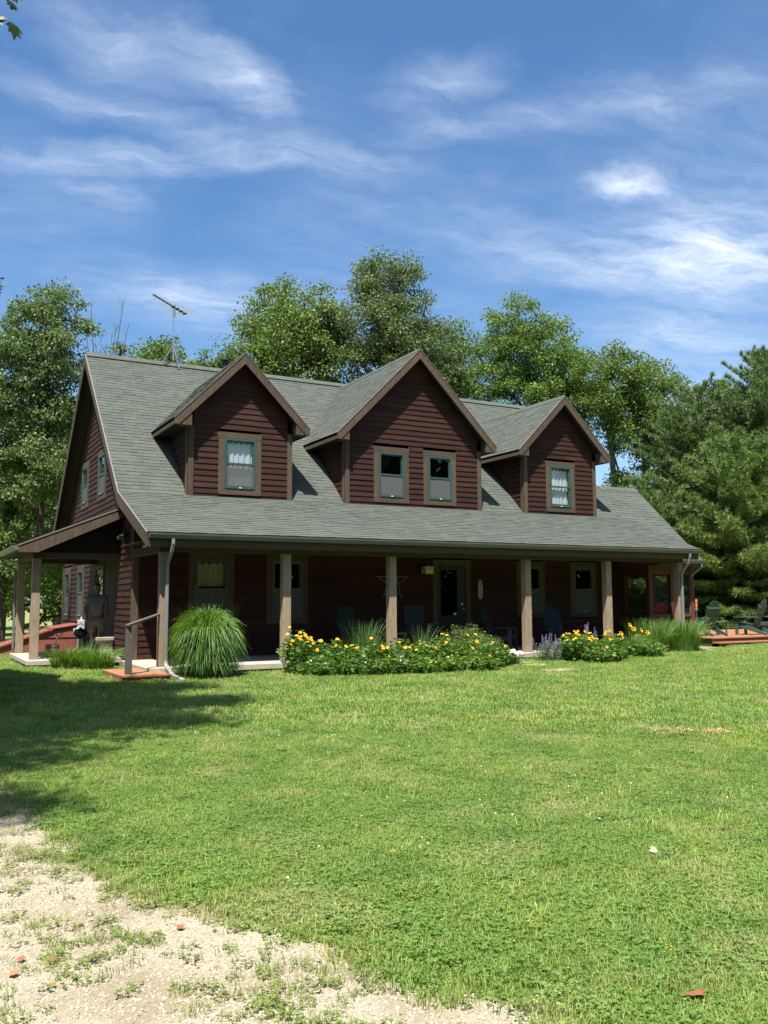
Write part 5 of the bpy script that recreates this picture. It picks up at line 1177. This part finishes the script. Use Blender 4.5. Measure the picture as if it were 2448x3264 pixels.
for k, chh in enumerate('WELCOME'):
    cu_ = bpy.data.curves.new('letter', 'FONT'); cu_.body = chh; cu_.size = .075; cu_.align_x = 'CENTER'; cu_.extrude = .002; cu_.materials.append(IRON)
    tmp = bpy.data.objects.new('tmp', cu_); COL.objects.link(tmp); bpy.context.view_layer.update()
    me = bpy.data.meshes.new_from_object(tmp.evaluated_get(bpy.context.evaluated_depsgraph_get())); bpy.data.objects.remove(tmp)
    if not me.materials: me.materials.append(IRON)
    o = link(bpy.data.objects.new('letter', me), sg); o.location = (0, -.023, .435-k*.064); o.rotation_euler = (R_(90), 0, 0)
MB().tube([(-.02, -.02, .52), (0, -.01, .58), (.02, -.02, .52)], .004, 5).build('hanger', IRON, sg, world=False)
tw = thing('twig_star', (7.16, 2.91, 1.85), 'star made of bleached twigs hanging on the wall behind the middle post', 'wall star')
rT = random.Random(2); pts = [Vector((.46*math.sin(2*math.pi*k/5), 0, .26+.46*math.cos(2*math.pi*k/5))) for k in range(5)]
for k in range(5):
    a, b = pts[k], pts[(k+2) % 5]; e = (b-a).normalized()*.05; mid = (a+b)/2+Vector((rT.uniform(-.02, .02), -.01-.008*k, rT.uniform(-.02, .02)))
    MB().tube([a-e+Vector((0, -.008*k, 0)), mid, b+e+Vector((0, -.008*k, 0))], [.011, .013, .009], 6).build('twig', TWIG, tw, world=False)

# ---------------------------------------------------------------- left side: step, rail, bench, barrel, meter, cellar door
stp = thing('wooden_step', (-.2, .3, .1), 'low redwood step platform at the left end of the porch', 'step')
for k in range(7): MB().box((-.60+.132*k, -.62, .20), (-.60+.132*k+.125, 1.25, .235)).build('tread_board', REDWOOD, stp)
MB().box((-.60, -.60, .05), (.32, -.57, .198)).box((-.60, 1.20, .05), (.32, 1.23, .198)).build('riser', REDWOODD, stp); MB().box((-.595, -.565, .05), (-.565, 1.195, .198)).build('skirt_board', REDWOOD, stp)
hr = thing('hand_rail', (-.42, -.28, .235), 'grey wooden post with sloping handrail on the step', 'handrail')
MB().box((-.475, -.335, .235), (-.355, -.225, 1.16)).build('post', GREYWOOD, hr, bevel=.005)
MB().bar((-.47, -.36, 1.17), (.34, .50, 1.36), .10, .04).build('rail', GREYWOOD, hr, bevel=.004)
bn = thing('stone_bench', (.12, 5.0, PF), 'short weathered stone bench by the side porch wall', 'bench')
MB().box((-.20, -.18, .37), (.24, .62, .46)).build('seat', STONE, bn, world=False, bevel=.015)
for y in (-.10, .42): MB().box((-.10, y, 0), (.22, y+.14, .37)).build('leg', STONE, bn, world=False, bevel=.01)
bk = thing('half_barrel', (-1.08, 4.95, PF), 'wooden half barrel with iron hoops on the side porch', 'barrel')
n = 14
for k in range(n):
    a0, a1 = 2*math.pi*k/n+.02, 2*math.pi*(k+1)/n-.02; lv = [(.135, 0), (.165, .16), (.150, .31)]; mb = MB()
    for (r0, z0), (r1, z1) in zip(lv[:-1], lv[1:]):
        mb.prism([(r0*math.cos(a0), r0*math.sin(a0), z0), (r0*math.cos(a1), r0*math.sin(a1), z0), ((r0-.02)*math.cos(a1), (r0-.02)*math.sin(a1), z0), ((r0-.02)*math.cos(a0), (r0-.02)*math.sin(a0), z0)],
                 [(r1*math.cos(a0), r1*math.sin(a0), z1), (r1*math.cos(a1), r1*math.sin(a1), z1), ((r1-.02)*math.cos(a1), (r1-.02)*math.sin(a1), z1), ((r1-.02)*math.cos(a0), (r1-.02)*math.sin(a0), z1)])
    mb.build('stave', BARREL, bk, world=False)
for z, r in ((.06, .150), (.245, .161)): MB().lathe([(r+.004, z), (r+.004, z+.03), (r-.006, z+.03), (r-.006, z)], n=20).build('hoop', TRIM, bk, world=False)
MB().lathe([(.12, .02), (.12, .03)], n=14).build('base', BARREL, bk, world=False)
sc_ = thing('boot_scraper', (-1.03, 4.93, .64), 'dark metal tool with a ring handle standing in the half barrel', 'tool')
MB().bar((-.02, 0, -.15), (.06, 0, .14), .035, .012, (0, 1, 0)).build('blade', STEEL, sc_, world=False); MB().tube([(.10+.075*math.cos(t), 0, .22+.055*math.sin(t)) for t in [2*math.pi*k/12 for k in range(13)]], .010, 6).build('ring', IRON, sc_, world=False)
mt_ = thing('electric_meter', (.33, 9.2, .25), 'grey electric meter box with conduit on the gable wall', 'meter')
MB().box((-.12, -.16, .05), (.04, .16, .86)).build('box', METERM, mt_, world=False, bevel=.01)
MB().tube([(-.12, 0, .55), (-.17, 0, .55)], [.10, .10], 16).tube([(-.17, 0, .55), (-.25, 0, .55)], [.085, .07], 16).build('dial', METERG, mt_, world=False); MB().tube([(-.03, 0, .86), (-.03, 0, .95)], .03, 8).build('conduit', METERM, mt_, world=False)
MB().tube([(-.03, .05, .05), (-.03, .05, -.12)], .03, 8).build('conduit', METERM, mt_, world=False)
tbk = thing('porch_table', (-.55, 5.9, PF), 'black iron table on the side porch', 'table')
MB().box((-.85, -.25, .40), (.45, .25, .43)).build('table_top', IRON, tbk, world=False)
for a in (-.80, .40):
    for b in (-.2, .2): MB().box((a-.02, b-.02, 0), (a+.02, b+.02, .40)).build('leg', IRON, tbk, world=False)
gl_ = thing('iron_kettle', (-.30, 5.75, .735), 'black iron kettle on the side porch table', 'kettle')
MB().lathe([(.06, 0), (.15, .05), (.17, .12), (.12, .20), (.05, .22), (.02, .25)], n=14).build('pot', IRON, gl_, world=False, smooth=True); MB().tube([(.14, 0, .16), (.10, 0, .30), (0, 0, .35), (-.10, 0, .30), (-.14, 0, .16)], .009, 6).build('bail', IRON, gl_, world=False)
bl = thing('cellar_door', (.3, 10.6, .1), 'sloping rust-red metal cellar bulkhead against the gable wall', 'cellar door')
y0, y1 = 9.75, 11.55
A = [(.33, y0, .02), (-2.35, y0, .02), (-2.35, y0, .16), (-.40, y0, .80), (.33, y0, .92)]
MB().prism(A, [(p[0], y1, p[2]) for p in A]).build('bulkhead', BILCO, bl)
for k, (ya, yb) in enumerate(((y0+.06, (y0+y1)/2-.015), ((y0+y1)/2+.015, y1-.06))):
    A = [(-2.30, ya, .19), (-.45, ya, .80), (-.45, ya, .83), (-2.30, ya, .22)]; MB().prism(A, [(p[0], yb, p[2]) for p in A]).build('door_leaf', BILCO, bl)
A = [(-2.40, y0-.06, .16), (-.40, y0-.06, .83), (-.40, y0-.06, .87), (-2.40, y0-.06, .20)]; MB().prism(A, [(p[0], y0+.03, p[2]) for p in A]).build('drip_edge', BILCO, bl)
MB().prism([(-.42, y0-.05, .84), (.33, y0-.05, .955), (.33, y0-.05, .985), (-.42, y0-.05, .87)], [(-.42, y1+.05, .84), (.33, y1+.05, .955), (.33, y1+.05, .985), (-.42, y1+.05, .87)]).build('cap', BILCO, bl)
MB().box((-2.6, 9.5, -.05), (.33, 11.8, .12)).build('kerb', CONC, bl)

# flagstones by the porch, and fallen leaves
for k, (x, y, a, b, lb) in enumerate(((8.15, -2.6, .42, .30, 'pale flat flagstone nearest the lawn'), (8.55, -1.4, .34, .24, 'flagstone in the grass in front of the fourth post'), (8.75, -.55, .34, .22, 'half buried flagstone next to the porch slab'))):
    r = random.Random(k); pts = [(x+a*math.cos(t)*r.uniform(.8, 1.1), y+b*math.sin(t)*r.uniform(.8, 1.1)) for t in [2*math.pi*i/9 for i in range(9)]]; z = gzf(x, y)
    o = MB().prism([(p, q, z-.05) for p, q in pts], [(p, q, z+.045) for p, q in pts]).build('flagstone', PAVER, None); tag(o, lb, 'flagstone', 'flagstones by the porch')
ORL = M('dry_orange_leaf', (.30, .125, .06), (.22, .085, .042), 20, .8, obj=.4); TANL = M('dry_tan_leaf', (.42, .35, .23), (.35, .29, .19), 20, .8)
FLV = [(-1.41, -15.05, .085, ORL, 'large curled orange leaf on the lawn at the lower right'), (-.01, -13.55, .075, TANL, 'pale tan upturned leaf in the grass on the right'), (-3.63, -13.38, .042, ORL, 'orange leaf on the gravel, right one of the upper pair'), (-3.74, -13.33, .034, ORL, 'orange leaf on the gravel, left one of the upper pair'), (-3.80, -13.45, .04, ORL, 'orange leaf on the gravel near the left picture edge'), (-3.64, -13.68, .024, ORL, 'small red-brown leaf low on the gravel'), (-3.02, -13.30, .034, ORL, 'red-brown leaf where the gravel meets the grass'), (-1.69, -10.69, .05, ORL, 'small orange leaf in the middle of the lawn'), (-.9, -11.0, .045, ORL, 'tiny brown leaf right of the middle of the lawn')]
for k, (x, y, s, mt, lb) in enumerate(FLV):
    r = random.Random(k+50); mb = MB(); z = gzf(x, y)+.035 if mt is TANL or x > -2.9 else gzf(x, y)+.02
    maple_leaf(mb, (0, 0, 0), (r.uniform(-1, 1), r.uniform(-1, 1), .15), (r.uniform(-.3, .1), -.5 if mt is TANL else -.2, 1), s*1.45); o = mb.build('fallen_leaf', mt, None); o.location = (x, y, z); tag(o, lb, 'leaf', 'fallen leaves')
for k, (x, y, lb) in enumerate(((3.95, -9.88, 'bare tan patch of dead grass on the right of the lawn'), (4.35, -10.2, 'smaller bare patch of dead grass at the right'))):
    r = np.random.default_rng(k); n = 500; a = r.uniform(0, 6.28, n); q = np.sqrt(r.random(n))*(.26 if k == 0 else .14); C = np.stack([x+q*np.cos(a)*1.3, y+q*np.sin(a)*.8, gz(x, y)+.03+r.uniform(0, .03, n)], -1); D = unit(r.normal(size=(n, 3))*np.array([1, 1, .3]))
    o = leaf_mesh('dead_grass', C, D, .06, M('dead_grass_%d' % k, (.45, .34, .17), (.36, .27, .13), 9, .9), None, r, .2); tag(o, lb, 'dead grass', kind='stuff')

# ---------------------------------------------------------------- garage beside the drive (outside the frame; its gable shades the lawn)
ga = thing('garage', (-7, -.7, .1), 'gabled garage left of the lawn, only its shadow in view', 'garage')
gx0, gx1, gy, gh, pk_ = -10.5, -3.32, -.62, 5.75, .85
hwid = 3.1
MB().box((gx0, gy-hwid+.3, 0), (gx1-.1, gy+hwid-.3, gh-hwid*pk_-.1)).prism([(gx0, gy-hwid+.3, gh-hwid*pk_-.1), (gx0, gy+hwid-.3, gh-hwid*pk_-.1), (gx0, gy, gh-.12)], [(gx1-.1, gy-hwid+.3, gh-hwid*pk_-.1), (gx1-.1, gy+hwid-.3, gh-hwid*pk_-.1), (gx1-.1, gy, gh-.12)]).build('wall', SIDING, ga)
A = [(gx0-.2, gy-hwid, gh-hwid*pk_), (gx0-.2, gy, gh), (gx0-.2, gy+hwid, gh-hwid*pk_), (gx0-.2, gy+hwid, gh-hwid*pk_-.08), (gx0-.2, gy, gh-.08), (gx0-.2, gy-hwid, gh-hwid*pk_-.08)]
MB().prism(A, [(gx1+.25, p[1], p[2]) for p in A]).build('roof', SHING, ga)
MB().box((gx0+1.2, gy-hwid+.26, 0), (gx0+4.0, gy-hwid+.298, 2.2)).build('garage_door', TRIM, ga)

# ---------------------------------------------------------------- person on the side porch
pn = thing('person', (-.02, 5.15, PF), 'person in grey shirt and khaki shorts standing in the shade of the side porch', 'person', None, R_(-18))
def skin(name, verts, edges, rads, mat, root_i, parent, sub=2):
    me = bpy.data.meshes.new(name); me.from_pydata(verts, edges, []); me.update(); o = link(bpy.data.objects.new(name, me), parent)
    md = o.modifiers.new('skin', 'SKIN'); md.use_smooth_shade = True
    for i, r in enumerate(rads):
        s = me.skin_vertices[0].data[i]; s.radius = (r, r) if not isinstance(r, tuple) else r; s.use_root = (i == root_i)
    sb = o.modifiers.new('sub', 'SUBSURF'); sb.levels = sub; sb.render_levels = sub; me.materials.append(mat); return o
vs = []; es = []; rs = []
def jv(p, r, parent=None):
    vs.append(p); rs.append(r)
    if parent is not None: es.append((parent, len(vs)-1))
    return len(vs)-1
pel = jv((0, 0, .98), (.10, .07)); sp1 = jv((0, .0, 1.16), (.10, .07), pel); che = jv((0, .0, 1.38), (.115, .075), sp1); nk = jv((0, .01, 1.53), .058, che); jw = jv((0, -.01, 1.60), .062, nk); hd = jv((0, -.005, 1.69), (.078, .098), jw); tp = jv((0, .005, 1.77), (.066, .08), hd)
jv((0, -.11, 1.665), .016, hd)                      # nose
for s_ in (-1, 1): jv((s_*.083, .005, 1.665), .018, hd)   # ears
for s_ in (-1, 1):
    sh_ = jv((s_*.19, .0, 1.43), .058, che); el_ = jv((s_*.29 if s_ < 0 else .25, .04, 1.16), .042, sh_); wr = jv((s_*.23, -.12, .96), .028, el_); pm_ = jv((s_*.21, -.165, .905), (.036, .02), wr)
    for q, (dx, ln) in enumerate(((-.024, .060), (-.008, .072), (.008, .070), (.023, .055))):
        k1 = jv((s_*.205+dx, -.19, .86), .0092, pm_); jv((s_*.20+dx, -.195+.012, .86-ln*.75), .0082, k1)
    th_ = jv((s_*.165, -.175, .90), .011, pm_); jv((s_*.150, -.19, .868), .009, th_)
for s_ in (-1, 1):
    hp_ = jv((s_*.095, 0, .90), .088, pel); kn = jv((s_*.11, -.02+(.03 if s_ > 0 else 0), .50), .055, hp_); an_ = jv((s_*.11, .02, .09), .036, kn); ft_ = jv((s_*.12, -.10, .045), .036, an_); jv((s_*.125, -.17, .04), .028, ft_)
body = skin('body', vs, es, rs, SKIN, pel, pn)
skin('shirt', [(0, 0, .94), (0, 0, 1.16), (0, 0, 1.38), (0, .008, 1.495), (-.19, 0, 1.435), (-.25, .02, 1.30), (.19, 0, 1.435), (.23, .02, 1.30)], [(0, 1), (1, 2), (2, 3), (2, 4), (4, 5), (2, 6), (6, 7)], [(.185, .135), (.175, .135), (.195, .14), .075, .085, .080, .085, .080], SHIRT, 0, pn)
skin('shorts', [(0, 0, .99), (0, 0, .90), (-.098, 0, .78), (-.112, -.01, .54), (.098, 0, .78), (.115, -.0, .54)], [(0, 1), (1, 2), (2, 3), (1, 4), (4, 5)], [(.175, .13), (.165, .13), .115, .105, .115, .105], SHORTS, 0, pn)
skin('hair', [(0, .02, 1.80), (0, .06, 1.74), (0, .07, 1.66), (-.05, .03, 1.75), (.05, .03, 1.75)], [(0, 1), (1, 2), (0, 3), (0, 4)], [.055, .062, .045, .045, .045], HAIR, 0, pn, 1)
for s_ in (-1, 1):
    MB().lathe([(.002, -.011), (.010, -.005), (.010, .005), (.002, .011)], (s_*.032, -.096, 1.70), 8).build('eye', WHITEP, pn, world=False)
    skin('shoe', [(s_*.11, .045, .045), (s_*.12, -.09, .045), (s_*.125, -.185, .038)], [(0, 1), (1, 2)], [.046, .046, .036], SHOE, 0, pn, 1)
MB().tube([(-.028, -.088, 1.625), (0, -.098, 1.622), (.028, -.088, 1.625)], .007, 6).build('mouth', M('lips', (.32, .13, .11), (.3, .12, .1), 9, .5), pn, world=False)
